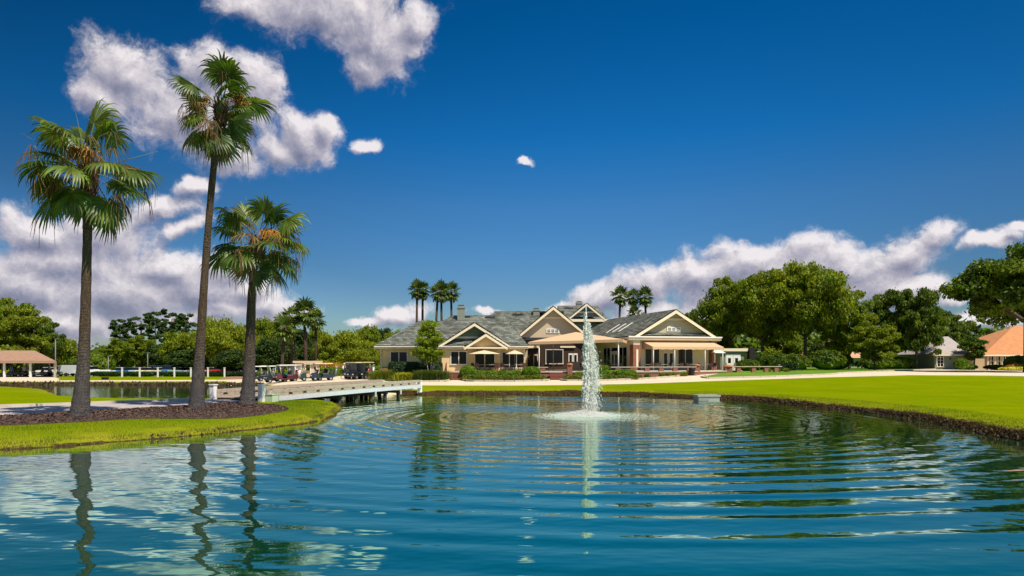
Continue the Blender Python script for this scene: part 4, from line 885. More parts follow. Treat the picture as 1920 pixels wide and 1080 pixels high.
# parasols
PAR=mat('parasol_cloth',(.70,.53,.36),.9,var=.04,trans=.15)
def parasol(x,y,z,r,h,lab,m_=PAR,n=8,drop=.22):
    e=empty('parasol',(x,y,z),.2,lab,'parasol','terrace parasols'); m=MB(); m.tube([(0,0,0),(0,0,h)],.03,8); m.build('pole',METAL,e)
    for i in range(n):
        a,b=2*math.pi*i/n,2*math.pi*(i+1)/n; mm=MB(); c=(a+b)/2
        mm.add([(0,0,h),(r*math.cos(a),r*math.sin(a),h-drop*2),(r*.97*math.cos(c),r*.97*math.sin(c),h-drop*1.9),(r*math.cos(b),r*math.sin(b),h-drop*2),(r*.5*math.cos(a),r*.5*math.sin(a),h-drop*.85),(r*.5*math.cos(b),r*.5*math.sin(b),h-drop*.85)],[(0,4,5),(4,1,2,5),(5,2,3)])
        mm.build('cloth_panel',m_,e)
    m=MB(); m.lathe([(.05,h-.02),(.04,h+.06),(0,h+.08)],seg=8); m.build('finial',METAL,e)
parasol(PX(908,78.2),78.2,TZ,1.9,2.38,'wide beige parasol in front of the sliding window under the small front gable'); parasol(PX(965,78.2),78.2,TZ,1.1,2.38,'smaller beige parasol in front of the three pane window')
parasol(PX(1346,87),87,TZ,1.0,2.6,'small white parasol right of the right brick pillar',WHITE)
# annex at the right end
an=empty('annex',(PX(1380,96),96,0),0,'low grey annex with white double doors beyond the right awning','annex'); an['category']='building'
m=MB(); m.box(-2.2,1.4,0,5,1.3,4.35); m.build('wall',WALLG,an); m=MB(); m.box(-2.4,1.6,-.35,5.2,4.351,4.75); m.build('flat_roof',FASC,an)
m=MB(); m.box(-1.5,.65,-.05,-.002,1.5,3.95); m.build('door_frame',WHITE,an)
for x in (-1.4,-.4):
    m=MB(); m.box(x,x+.95,-.1,-.051,1.5,3.8); d=m.build('door',WHITE,an); m=MB(); m.box(x+.25,x+.65,-.115,-.101,2.7,3.4); m.build('pane',GLASS,d)
m=MB(); m.box(1.7,2.5,-.6,.4,1.3,4.9); m.build('dark_column',mat('near_black',(.02,.018,.016),.9),an)  # upright column beside the annex, one even near-black colour
# ------------------------------------------------------------------ foliage
def leafquads(C,size,nrm_bias,r,flat=.0,elong=1.7):
    n=len(C); nn=r.normal(0,1,(n,3))+nrm_bias; nn/=np.linalg.norm(nn,axis=1)[:,None]
    a=r.normal(0,1,(n,3)); u=np.cross(nn,a); u/=np.linalg.norm(u,axis=1)[:,None]+1e-9; v=np.cross(nn,u)
    s=size*r.uniform(.6,1.35,(n,1)); u=u*s*elong*.5; v=v*s*.5
    return np.stack([C-u,C-v+u*.1,C+u,C+v+u*.1],1).reshape(-1,3)
def branch_mesh(lines,m):
    b=MB()
    for pts,r in lines: b.tube(pts,r,6,False)
    return b
ARCH={}
def tree_meshes(key,seed,H,Rr,base,n,leaf,lm,shape='oak',ncl=70):
    if key in ARCH: return ARCH[key]
    r=np.random.default_rng(seed); cz=(H+base)/2; hz=(H-base)/2; lines=[]; cl=[]
    while len(cl)<ncl:
        p=r.normal(0,1,3); p/=np.linalg.norm(p); k=r.uniform(.35,1.0)**.6
        if shape=='oak':
            if p[2]<-.85: continue
            q=np.array([p[0]*Rr*k*.86,p[1]*Rr*k*.86,cz+p[2]*hz*k*.86]); rad=Rr*r.uniform(.09,.21)
            if p[2]<0: q[:2]*=1.04
            q*=np.array([1,1,1])*1.0; q[2]+=r.normal(0,.045*H); q[:2]*=1+.10*math.sin(3*math.atan2(q[1],q[0])+seed)+r.normal(0,.05)
        elif shape=='pine':
            t=r.random()**.75; q=np.array([p[0]*Rr*(.35+.65*math.sin(t*2.7)),p[1]*Rr*(.35+.65*math.sin(t*2.7)),base+(H-base)*t]); rad=Rr*r.uniform(.16,.32)
        elif shape=='round':
            q=np.array([p[0]*Rr*k*.78,p[1]*Rr*k*.78,cz+p[2]*hz*k*.82]); rad=Rr*r.uniform(.22,.34)
        elif shape=='vase':
            t=r.random(); rr=Rr*(.45+.55*math.sin(t*2.6+.3)); q=np.array([p[0]*rr*k*.85,p[1]*rr*k*.85,base+(H-base)*(t*.92+.04)]); rad=Rr*r.uniform(.2,.32)
        cl.append((q,rad))
    per=n//ncl; Cs=[];B=[]
    for q,rad in cl:
        d=r.normal(0,1,(per,3)); d/=np.linalg.norm(d,axis=1)[:,None]; k=r.random((per,1))**.45; sq=np.array([1.2,1.2,.52])
        # a few twigs carry leaves past the outline
        out=np.where(r.random((per,1))<.12,r.uniform(1,1.5,(per,1)),1.)
        Cs.append(q+d*k*rad*sq*out); B.append(d*.7+np.array([0,0,.55]))
    C=np.concatenate(Cs); V=leafquads(C,leaf,np.concatenate(B),r); me=npmesh('crown',V,np.arange(len(V)).reshape(-1,4),lm)
    # trunk and limbs
    tr=max(.09,H*.026) if shape!='pine' else H*.013; b=MB(); top=base+(H-base)*(.12 if shape in('oak',) else (.8 if shape=='pine' else .35)); lean=r.normal(0,.03*H,2)
    tp=[(0,0,-.3),(0,0,.0),(lean[0]*.2,lean[1]*.2,top*.35),(lean[0]*.6,lean[1]*.6,top*.7),(lean[0],lean[1],top)]
    b.tube(tp,[tr*1.5,tr*1.25,tr,tr*.85,tr*.7],9); o=Vector((lean[0],lean[1],top))
    idx=sorted(range(len(cl)),key=lambda i:-np.linalg.norm(cl[i][0][:2]))[:14 if shape!='pine' else 9]
    for i in idx:
        q=Vector(cl[i][0]); s=o*.92 if shape!='pine' else Vector((lean[0]*.9,lean[1]*.9,min(top,max(base,q.z-.6)))); mid=s.lerp(q,.5)+Vector((r.normal(0,.05*H),r.normal(0,.05*H),(.05 if shape=='pine' else .10)*H*.5))
        b.tube([s,mid*.5+s*.5+Vector((0,0,.05)),mid,q],[tr*.5,tr*.42,tr*.3,tr*.1],6,False)
    tm=b.mesh('trunk',BARK); ARCH[key]=(me,tm,H,Rr); return ARCH[key]
def tree(key,x,y,h,rad,lab,name='oak_tree',cat='tree',grp=None,rz=None,z=None):
    me,tm,H,Rr=ARCH[key]; z=GZ(x,y) if z is None else z; e=empty(name,(x,y,z-.05),random.uniform(0,6.28) if rz is None else rz,lab,cat,grp)
    s=(rad/Rr,rad/Rr,h/H); c=link('crown',me,e); c.scale=s; t=link('trunk',tm,e); t.scale=s; return e
def treepx(key,px,hw,top,Y,lab,name='oak_tree',grp=None,cat='tree',dz=0):
    x=PX(px,Y); z=GZ(x,Y)+dz; return tree(key,x,Y,PZ(top,Y)-z,hw*Y/F,lab,name,cat,grp,z=z)
tree_meshes('oakA',11,16,12,3.8,56000,.30,LEAF_O,'oak',150)
tree_meshes('oakR',31,13,9,4.8,40000,.30,LEAF_D,'oak',110)
tree_meshes('oakB',12,16,11,3.6,48000,.30,LEAF_O,'oak',130)
tree_meshes('oakC',13,13,8,1.2,30000,.30,LEAF_O,'oak',90)
tree_meshes('oakD',14,13,9,1.6,34000,.30,LEAF_D,'oak',90)
tree_meshes('oakE',15,13,8,1.4,28000,.30,LEAF_D,'oak',80)
tree_meshes('brt',16,9,7,1.2,17000,.30,LEAF_Y,'round',55)
tree_meshes('brt2',17,9,6,1.6,14000,.30,LEAF_Y,'vase',45)
tree_meshes('mid',18,10,7,1.4,16000,.36,LEAF_O,'round',50)
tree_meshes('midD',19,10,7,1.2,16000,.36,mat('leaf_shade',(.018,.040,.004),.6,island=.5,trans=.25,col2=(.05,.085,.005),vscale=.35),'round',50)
tree_meshes('pine',20,18,3.6,6.5,6500,.34,LEAF_P,'pine',30)
tree_meshes('pine2',21,18,3.2,5.5,6000,.34,LEAF_P,'pine',28)
tree_meshes('small',22,5,2.0,.9,6500,.17,LEAF_D,'round',30)
g='oaks on the lawn island right of the clubhouse'
treepx('oakE',1306,34,578,122,'dark tree top rising just behind the peak of the right gable',grp=g)
treepx('oakB',1372,66,515,114,'oak partly behind the right gable, leftmost of the big oak group',grp=g)
treepx('oakA',1430,84,508,110,'large spreading oak with forked trunk above the low brick wall',grp=g)
treepx('oakA',1508,96,487,106,'tallest broad live oak in the middle of the oak group',grp=g,)
treepx('oakC',1592,52,545,108,'oak right of the tallest one with low bright foliage',grp=g)
treepx('oakC',1640,46,600,100,'lower bright green oak hanging down to the lawn in front of the others',grp=g)
treepx('oakD',1672,58,540,116,'dark oak behind the low bright green one',grp=g)
treepx('oakD',1718,56,536,112,'dark oak left of the grey roofed house',grp=g)
treepx('oakE',1772,40,583,128,'dark tree behind the roof of the grey house',grp=g)
treepx('oakE',1826,44,600,142,'distant tree in the gap between the two houses',grp=g)
treepx('oakR',1925,128,468,88,'very dark large oak overhanging the orange roofed house at the picture edge',grp=g,dz=.3)
treepx('oakD',2010,80,500,100,'dark oak beyond the frame edge behind the orange roofed house',grp=g)
treepx('midD',1548,40,640,128,'dark tree filling the gap left of the board fence',grp=g)
treepx('mid',1465,46,615,128,'shaded tree behind the forked oak',grp=g)
treepx('mid',1352,30,618,120,'low tree close behind the end of the right awning',grp=g)
treepx('small',1826,26,622,110,'small round dark tree with a bare stem between the two houses','small_tree')
treepx('oakE',1215,30,590,135,'treetop just showing over the long roof slope near the right palms',grp=None)
gl='trees behind the cart plaza and parking lot'
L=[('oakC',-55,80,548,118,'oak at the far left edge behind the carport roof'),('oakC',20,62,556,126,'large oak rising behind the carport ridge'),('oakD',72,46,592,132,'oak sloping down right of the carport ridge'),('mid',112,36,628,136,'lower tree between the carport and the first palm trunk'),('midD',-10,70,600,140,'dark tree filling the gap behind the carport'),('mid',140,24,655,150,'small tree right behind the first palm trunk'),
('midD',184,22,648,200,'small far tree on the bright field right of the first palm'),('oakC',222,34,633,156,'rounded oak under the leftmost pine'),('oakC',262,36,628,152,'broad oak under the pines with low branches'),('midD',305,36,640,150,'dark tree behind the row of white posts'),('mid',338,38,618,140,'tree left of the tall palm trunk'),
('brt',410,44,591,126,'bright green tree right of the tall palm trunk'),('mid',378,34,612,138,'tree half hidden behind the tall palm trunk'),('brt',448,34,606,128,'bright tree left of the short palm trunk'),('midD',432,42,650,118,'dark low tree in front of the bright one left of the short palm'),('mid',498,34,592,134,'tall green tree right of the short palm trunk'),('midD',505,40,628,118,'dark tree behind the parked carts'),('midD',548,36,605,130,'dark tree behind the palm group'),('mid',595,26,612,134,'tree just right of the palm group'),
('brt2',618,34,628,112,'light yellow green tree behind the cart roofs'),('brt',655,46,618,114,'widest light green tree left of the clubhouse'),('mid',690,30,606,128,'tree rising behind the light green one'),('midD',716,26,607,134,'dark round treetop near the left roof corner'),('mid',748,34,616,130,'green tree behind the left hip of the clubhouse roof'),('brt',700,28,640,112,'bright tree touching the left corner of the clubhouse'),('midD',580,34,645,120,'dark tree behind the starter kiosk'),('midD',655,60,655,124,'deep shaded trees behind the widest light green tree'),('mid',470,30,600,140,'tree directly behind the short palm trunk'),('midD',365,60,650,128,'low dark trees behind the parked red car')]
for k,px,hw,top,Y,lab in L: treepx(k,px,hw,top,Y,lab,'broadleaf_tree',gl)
for i,(k,px,hw,top,Y,lab) in enumerate([('pine',226,20,597,172,'leftmost tall pine standing apart'),('pine2',262,22,589,176,'second tall pine from the left'),('pine',292,20,583,170,'tall pine in the middle of the row'),('pine2',322,22,582,174,'tall pine with open crown left of the tall palm trunk'),('pine',350,18,586,178,'tall pine nearest the tall palm trunk'),('pine2',244,16,604,186,'lower pine between the first two'),('pine',308,16,596,190,'lower pine behind the middle of the row'),('pine2',338,16,598,190,'lower pine behind the right end of the row')]):
    treepx(k,px,hw,top,Y,lab,'pine_tree','tall pines beyond the parking lot')
# far wood closing the view
def mass(name,segs,lm,label,seed,leaf=.8,n=9000):
    r=np.random.default_rng(seed); C=[]
    for x0,y0,x1,y1,h,d,k in segs:
        t=r.random(k); hh=h*(.75+.25*np.sin(t*40+seed)+.12*np.sin(t*113)); C.append(np.c_[x0+(x1-x0)*t+r.normal(0,d*.4,k),y0+(y1-y0)*t+r.normal(0,d*.4,k),hh*r.random(k)**.6+1.0])
    C=np.concatenate(C); B=np.tile([0,-.5,.6],(len(C),1)); V=leafquads(C,leaf,B,r); return tag(link(name,npmesh(name,V,np.arange(len(V)).reshape(-1,4),lm)),label,None,None,'stuff')
mass('far_woods',[(-420,300,-160,300,9,20,9000),(-160,300,60,280,9,20,8000),(-35,150,28,150,5.5,8,6000),(-120,165,-62,160,4.2,6,5000),(30,175,120,175,11,14,14000),(120,175,260,150,11,14,12000)],LEAF_D,'distant dark woods closing the view behind the golf course',3,.9)
# understory along the left parking edge
mass('understory',[(-60,138,-8,138,3.6,4,9000),(-112,142,-84,140,3.4,4,4500)],LEAF_D,'shaded undergrowth beneath the trees behind the parking lot',5,.5)
# ------------------------------------------------------------------ clipped shrubs
def shrub(name,x,y,rx,ry,h,lm,lab,n=2600,leaf=.09,sq=2.6,rz=0,grp=None,cat='shrub',base=0,bump_=.06,z=None):
    r=np.random.default_rng(int(abs(x*31+y*17))+n); d=r.normal(0,1,(n,3)); d[:,2]=np.abs(d[:,2])*1.0-.35*(r.random(n)<.35); d/=(np.abs(d)**sq).sum(1)[:,None]**(1/sq)
    nz=1+bump_*np.sin(d[:,0]*9+x)*np.cos(d[:,1]*8)+r.normal(0,.03,n); hh=h*.5
    C=np.c_[d[:,0]*rx*nz,d[:,1]*ry*nz,base+hh+d[:,2]*hh*nz]; C[:,2]=np.maximum(C[:,2],.02)
    V=leafquads(C,leaf,d*1.1+np.array([0,0,.3]),r); e=empty(name,(x,y,(GZ(x,y) if z is None else z)),rz,lab,cat,grp)
    link('foliage',npmesh('foliage',V,np.arange(len(V)).reshape(-1,4),lm),e)
    # woody inner mass
    import bmesh
    bm=bmesh.new(); bmesh.ops.create_icosphere(bm,subdivisions=2,radius=1)
    for v in bm.verts:
        c=np.array(v.co); c/=(np.abs(c)**sq).sum()**(1/sq); v.co=(c[0]*rx*.9,c[1]*ry*.9,base+hh+c[2]*hh*.9)
    me=bpy.data.meshes.new('inner_twigs'); bm.to_mesh(me); bm.free(); me.materials.append(lm); link('inner_twigs',me,e); return e
YH=74.2
shrub('clipped_shrub',PX(878,YH),YH,.85,.85,1.42,LEAF_H,'round clipped shrub beside the narrow brick steps',3200,z=GZ(-4.7,74)+.05)
for i,(px,lab) in enumerate([(900,'first low clipped shrub of the hedge row right of the round one'),(922,'second low clipped shrub of the hedge row in front of the left terrace'),(945,'third low clipped shrub of the hedge row in front of the left terrace'),(968,'last low clipped shrub of the hedge row beside the square shrub')]):
    shrub('clipped_shrub',PX(px,YH+.4),YH+.4,.78,.6,.98,LEAF_H,lab,2400,grp='clipped hedge row in front of the left terrace')
shrub('clipped_shrub',PX(996,YH),YH,.9,.8,1.38,LEAF_H,'large square clipped shrub by the canopy post',3200,sq=3.5)
shrub('clipped_shrub',PX(1130,75),75,.78,.7,.75,LEAF_H,'small rounded shrub top right of the fountain jet above the lower ones',1800,base=.75)
shrub('clipped_shrub',PX(1130,74),74,1.05,.7,1.02,LEAF_H,'long clipped shrub right behind the fountain jet',2600,sq=3)
shrub('clipped_shrub',PX(1170,74),74,1.3,.75,1.05,LEAF_H,'long clipped shrub in front of the right terrace wall',2800,sq=3)
shrub('clipped_shrub',PX(1092,74.6),74.6,.9,.6,.85,LEAF_H,'clipped shrub hidden behind the fountain jet',1500,sq=3)
def cover(name,poly,lm,lab,h=.45,n=9000,leaf=.11,off=.05):
    P=np.array(poly); lo,hi=P.min(0),P.max(0); r=np.random.default_rng(n); Q=r.uniform(lo,hi,(n*3,2)); Q=Q[inpoly(Q,P)][:n]; d=-sdf(Q,P)
    z=gz(Q[:,0],Q[:,1]); nz=np.array([.75+.45*mnoise.noise(Vector((q[0]*1.4,q[1]*1.4,1))) for q in Q]); hh=h*nz*np.minimum(1,.35+d/.5); C=np.c_[Q,z+off+hh*r.random(len(Q))**.35]
    V=leafquads(C,leaf,np.tile([0,-.3,1.0],(len(C),1)),r); return tag(link(name,npmesh(name,V,np.arange(len(V)).reshape(-1,4),lm)),lab,None,None,'stuff')
cover('ground_cover',[(PX(862,71.5),71.9),(PX(875,70.7),70.7),(PX(960,70.4),70.4),(PX(1022,71.4),71.2),(PX(1026,73),73),(PX(1010,74),74),(PX(868,74),74)],LEAF_G,'low loose juniper ground cover in front of the clipped hedge row',.62,13000)
cover('ground_cover',[(PX(1054,72),72),(PX(1064,71),71),(PX(1110,70.9),70.9),(PX(1196,72.2),72.2),(PX(1206,73.6),73.6),(PX(1190,74.2),74.2),(PX(1060,74.5),74.5)],LEAF_G,'low loose juniper ground cover right of the central steps',.62,11000)
# tall dark hedge left
for i,(px,w,lab) in enumerate([(752,1.3,'dark clipped hedge block at its left end under the first window'),(782,1.3,'dark clipped hedge block behind the small light tree'),(808,1.2,'dark clipped hedge block at its right end by the terrace')]):
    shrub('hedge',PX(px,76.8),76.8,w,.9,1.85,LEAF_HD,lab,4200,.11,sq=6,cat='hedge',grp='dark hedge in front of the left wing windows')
# arching grass clumps
def reeds(x,y,r0,h,lm,lab,n=900,name='ornamental_grass',z=None,w=.018):
    r=np.random.default_rng(int(abs(x*13+y*7))); b=r.normal(0,r0*.30,(n,2)); a=r.uniform(0,6.28,n); L=h*r.uniform(.35,1.15,n); o=r.uniform(.1,.95,n)*L; s=np.c_[-np.sin(a),np.cos(a),0*a]*w
    p0=np.c_[b,0*a]; p1=p0+np.c_[np.cos(a)*o*.35,np.sin(a)*o*.35,L*.62]; p2=p0+np.c_[np.cos(a)*o,np.sin(a)*o,L*.86]; V=np.stack([p0-s,p0+s,p1+s*.8,p1-s*.8,p2],1).reshape(-1,3); k=5*np.arange(n)
    F4=np.stack([k,k+1,k+2,k+3],1); F4b=np.stack([k+3,k+2,k+4,k+4],1); me=bpy.data.meshes.new('blades'); me.from_pydata(V.tolist(),[],F4.tolist()+[f[:3] for f in F4b.tolist()]); me.materials.append(lm)
    e=empty(name,(x,y,(GZ(x,y) if z is None else z)),0,lab,'plant'); o_=link('blades',me,e); o_['kind']='stuff'; return e
reeds(PX(706,74),74,1.0,1.1,LEAF_R,'arching bright grass clump at the left corner of the clubhouse',1300); reeds(PX(722,74.5),74.5,1.0,1.3,LEAF_R,'taller grass clump under the corner downpipe',1300)
reeds(PX(758,72.3),72.3,1.2,.95,mat('leaf_yellow',(.30,.30,.015),.6,island=.25,trans=.35),'round yellow green shrub between the two right bridge posts',1800,'yellow_shrub',w=.04)
GR=mat('leaf_grassy',(.085,.12,.02),.6,island=.3,trans=.3)
for i,(px,lab) in enumerate([(793,'dense grass clump by the right bridge post'),(808,'dense grass clump under the small light tree'),(826,'dense grass clump left of the narrow steps')]): reeds(PX(px,72.4),72.4,1.2,1.25,GR,lab,1700)
for i,(px,Y,lab) in enumerate([(1213,75.6,'leftmost pale spiky plant under the terrace wall'),(1240,76.0,'second pale spiky plant under the terrace wall'),(1252,76.2,'third pale spiky plant under the terrace wall'),(1264,76.4,'fourth pale spiky plant under the terrace wall'),(1282,76.9,'pale spiky plant left of the black bin')]): reeds(PX(px,Y),Y,.5,.7,LEAF_R,lab,260,'spiky_plant')
for i,(px,lab) in enumerate([(1440,'light spiky plant left of the wall end under the oaks'),(1458,'light spiky plant at the wall end under the oaks'),(1474,'light spiky plant just past the wall end under the oaks')]): reeds(PX(px,85.6),85.6,.5,.7,LEAF_R,lab,240,'spiky_plant')
# dark shrubs under the oaks and by the houses
D=[(1402,92,1.5,1.2,1.5,'dark low shrub right of the annex'),(1420,100,2.2,1.6,2.6,'dark shrub under the forked oak'),(1455,97,2.4,1.5,2.4,'dark shrub in front of the peach roof'),(1487,97,2.2,1.5,2.3,'dark shrub left of the thick oak trunk'),(1548,100,2.6,1.8,2.9,'round dark shrub right of the thick oak trunk'),(1470,92,1.6,1.0,1.1,'low dark shrub along the lawn island edge'),(1572,104,2.0,1.6,2.4,'shrub under the right side of the tallest oak'),(1640,108,2.6,1.6,1.8,'dark shrub under the low bright oak'),(1680,112,2.6,1.6,2.0,'dark shrub in front of the board fence')]
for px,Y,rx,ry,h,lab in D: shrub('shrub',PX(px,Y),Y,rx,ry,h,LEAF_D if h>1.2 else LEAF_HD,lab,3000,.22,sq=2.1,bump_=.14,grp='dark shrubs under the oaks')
shrub('shrub',PX(1802,106),106,1.0,.9,1.75,LEAF_H,'bushy green shrub at the corner of the grey house',2200,.16,sq=2); shrub('shrub',PX(1818,107),107,1.1,.8,.9,LEAF_D,'low shrub under the small round tree',1500,.14,sq=2)
shrub('shrub',PX(1908,104),104,1.9,1.2,2.2,LEAF_D,'dark shrub in front of the orange roofed house',3000,.18,sq=2); shrub('shrub',PX(1868,108),108,1.9,.9,.8,LEAF_D,'low dark shrub under the windows of the orange roofed house',2000,.14,sq=2)
shrub('flower_bed',PX(1905,99.5),99.5,2.4,.7,.55,mat('flower_yellow',(.55,.50,.02),.6,island=.3),'yellow flowers beside the road at the right picture edge',1800,.12,sq=2.5,cat='flowers'); shrub('flower_bed',PX(1918,100.8),100.8,2.4,.6,.95,mat('flower_red',(.55,.06,.02),.6,island=.5,col2=(.2,.3,.02),vscale=2),'red flowers behind the yellow ones at the right picture edge',1500,.12,sq=2.5,cat='flowers')
# hedges round the parking lot and plaza
for i,(a,b,Y,lab) in enumerate([(175,236,115.5,'long low dark hedge block left of the row of white posts'),(232,300,115.5,'long low dark hedge block behind the first white posts'),(300,372,115.5,'long low dark hedge block left of the tall palm'),(376,436,115.5,'long low dark hedge block in front of the red car'),(438,480,115.0,'long low dark hedge block left of the short palm'),(482,545,113.5,'long low dark hedge block behind the carts')]):
    x0,x1=PX(a,Y),PX(b,Y); shrub('low_hedge',(x0+x1)/2,Y,(x1-x0)/2,.7,.8,LEAF_HD if i!=5 else LEAF_H,lab,3200,.16,sq=8,cat='hedge',grp='low hedges along the parking lot')
for i,(px,Y,w,h,lab) in enumerate([(612,100,1.7,1.25,'bright hedge right of the starter kiosk'),(640,103,2.2,1.25,'bright hedge behind the walking golfer'),(700,101,2.4,1.2,'bright hedge left of the clubhouse corner')]):
    shrub('bright_hedge',PX(px,Y),Y,w,.8,h,LEAF_H,lab,2600,.15,sq=5,cat='hedge',grp='bright hedges behind the plaza')
shrub('croton_shrub',PX(620,107),107,2.6,1.2,2.1,LEAF_F,'orange and yellow croton shrub behind the bright hedge',3000,.2,sq=2.2)
shrub('croton_shrub',PX(600,108),108,1.6,1.2,2.6,LEAF_Y,'yellow green shrub right of the kiosk roof',2400,.2,sq=2.2)
# small multi stemmed tree in front of the left wing
r=np.random.default_rng(44); x0,y0=PX(806,73.6),73.6; zb=GZ(x0,y0); e=empty('crepe_myrtle',(x0,y0,zb),0,'small light green tree with several thin stems in front of the left wing','tree')
H0=PZ(604,73.6)-zb; Cs=[];B=[]
for i in range(75):
    t=r.random(); z=1.7+(H0-2.05)*t; rr=(1.95*math.sin(min(1,t*1.15+.22)*2.35))*(1-.30*t)*r.uniform(.15,.95); a=r.uniform(0,6.28); q=np.array([math.cos(a)*rr,math.sin(a)*rr,z+ (.2 if rr>1 else .4)])
    d=r.normal(0,1,(150,3)); d/=np.linalg.norm(d,axis=1)[:,None]; Cs.append(q+d*r.random((150,1))**.5*np.array([.5,.5,.34])*r.uniform(.7,1.25)); B.append(d*.5+[0,0,.5])
V=leafquads(np.concatenate(Cs),.13,np.concatenate(B),r); link('crown',npmesh('crown',V,np.arange(len(V)).reshape(-1,4),mat('leaf_lime',(.15,.22,.008),.6,island=.3,trans=.4,col2=(.23,.28,.012),vscale=1)),e)
for i in range(5):
    a=i*1.3; m=MB(); m.tube([(math.cos(a)*.12,math.sin(a)*.1,-.1),(math.cos(a)*.28,math.sin(a)*.2,1.2),(math.cos(a)*.55,math.sin(a)*.4,2.6),(math.cos(a)*.7,math.sin(a)*.5,3.9)],[.07,.055,.04,.02],6); m.build('stem',mat('bark_pale',(.42,.33,.24),.8,var=.1),e)
# ------------------------------------------------------------------ fan palms
def frond_mesh(elev,Lp,Lf,seed,n=30,seg=4,droop=1.,spread=150,dead=False,mats=None,fold=.35,wmul=1.0):
    r=np.random.default_rng(seed); d=np.array([math.cos(elev),0,math.sin(elev)]); p=np.zeros(3); V=[];Fc=[];MI=[]
    # petiole
    pts=[p.copy()]; dd=d.copy()
    for i in range(5):
        dd=dd+np.array([0,0,-.085*droop]); dd/=np.linalg.norm(dd); p=p+dd*Lp/5; pts.append(p.copy())
    side=np.array([0,1,0.]); w=.022
    for i,q in enumerate(pts):
        up=np.array([-dd[2],0,dd[0]]); V+=[q-side*w,q+side*w,q+up*w*1.2]
    for i in range(5):
        a=i*3
        for u,v in ((0,1),(1,2),(2,0)): Fc.append((a+u,a+v,a+3+v,a+3+u)); MI.append(1)
    up=np.array([-dd[2],0,dd[0]]); o=pts[-1]
    for k in range(n):
        th=R(spread)*(2*(k+.5)/n-1)+r.normal(0,.02); L=Lf*(1-.30*(abs(th)/R(spread))**2)*r.uniform(.88,1.1); b=dd*math.cos(th)+side*math.sin(th); lift=math.cos(th)*.0+.15; b=b+up*(-.25*abs(math.sin(th))*(1 if not dead else 1.5)+.05); b/=np.linalg.norm(b)
        rgt=np.cross(b,up); rgt/=np.linalg.norm(rgt)+1e-9; q=o.copy(); cur=b.copy(); wmax=L*R(spread)*2/n*.5*.72*wmul; ring=[]
        for s in range(seg+1):
            t=s/seg; ww=wmax*(t*1.9 if t<.5 else (.95-(t-.5)*1.7)) if t<1 else .004; ww=max(ww,.006); nrm=np.cross(rgt,cur); nrm/=np.linalg.norm(nrm)+1e-9
            ring.append((q-rgt*ww+nrm*ww*fold,q.copy(),q+rgt*ww+nrm*ww*fold))
            cur=cur+np.array([0,0,-1.])*(.03+.75*t**2.4*(1.+r.uniform(-.5,.7)))*droop*(2.2 if dead else 1)*(.9 if t<.99 else 0); cur/=np.linalg.norm(cur); rgt=rgt-cur*rgt.dot(cur); rgt/=np.linalg.norm(rgt); q=q+cur*L/seg
        base=len(V)
        for a,b_,c in ring: V+=[a,b_,c]
        for s in range(seg):
            i0=base+s*3
            if s==0: Fc.append((i0,i0+1,i0+4,i0+3)); Fc.append((i0+1,i0+2,i0+5,i0+4))
            else: Fc.append((i0,i0+1,i0+4,i0+3)); Fc.append((i0+1,i0+2,i0+5,i0+4))
            MI+=[0,0]
    return npmesh('frond',np.array(V),np.array(Fc),mats or [FROND,STEM],MI)
FM={}
EL=[82,64,46,28,12,-4,-20,-38,-58]
for ei,e_ in enumerate(EL):
    for s in range(2):
        up_=e_>20
        FM[('g',ei,s)]=frond_mesh(R(e_),1.50,1.16,ei*7+s,32,6,1.15+.35*s,mats=[FROND_L if (s==1 and e_>-30) else FROND,STEM])  # lighter copy on raised fronds puts sunlit highlights into the leaf colour
        FM[('d',ei,s)]=frond_mesh(R(e_-10),1.25,1.05,ei*7+s+90,22,4,1.35,120,True,[FROND_B,FROND_B],.8,.55)
        FM[('l',ei,s)]=frond_mesh(R(e_),.95,.95,ei*7+s+190,13,3,1.1,140,mats=[FROND_L if s else FROND,STEM],wmul=1.25)
def fruit_mesh(seed,L=1.2,n=46):
    r=np.random.default_rng(seed); b=MB(); b.tube([(0,0,0),(L*.35,0,.12),(L*.62,0,-.06)],[.02,.018,.012],5)
    for i in range(n):
        t=r.uniform(.25,1); x=L*.62*t; z=.1-.2*t*t; dx,dy=r.normal(0,.16,2); l=r.uniform(.25,.6)
        b.mi=1; b.tube([(x,0,z),(x+dx*.6,dy*.6,z-l*.3),(x+dx,dy,z-l)],[.012,.02,.012],3,False,False)
        for j in range(4):
            q=Vector((x+dx*r.uniform(.3,1),dy*r.uniform(.3,1),z-l*r.uniform(.2,1)))+Vector(r.normal(0,.03,3)); b.add([q+Vector((.03,0,0)),q+Vector((-.02,.03,0)),q+Vector((-.02,-.03,0)),q+Vector((0,0,.045))],[(0,1,2),(0,2,3),(0,3,1),(1,3,2)])
        b.mi=0
    return b.mesh('fruit_cluster',[STEM,FRUIT])
FRM=[fruit_mesh(1),fruit_mesh(2)]
def thread_mesh(seed):
    r=np.random.default_rng(seed); b=MB()
    for i in range(9):
        x,y=r.normal(0,.22,2); l=r.uniform(.5,1.35); b.tube([(x*.3,y*.3,0),(x,y,-l*.45),(x*1.15+r.normal(0,.04),y*1.1,-l)],[.012,.011,.006],3,False,False)
    return b.mesh('hanging_thread',[FROND_B])
THM=[thread_mesh(5),thread_mesh(6)]
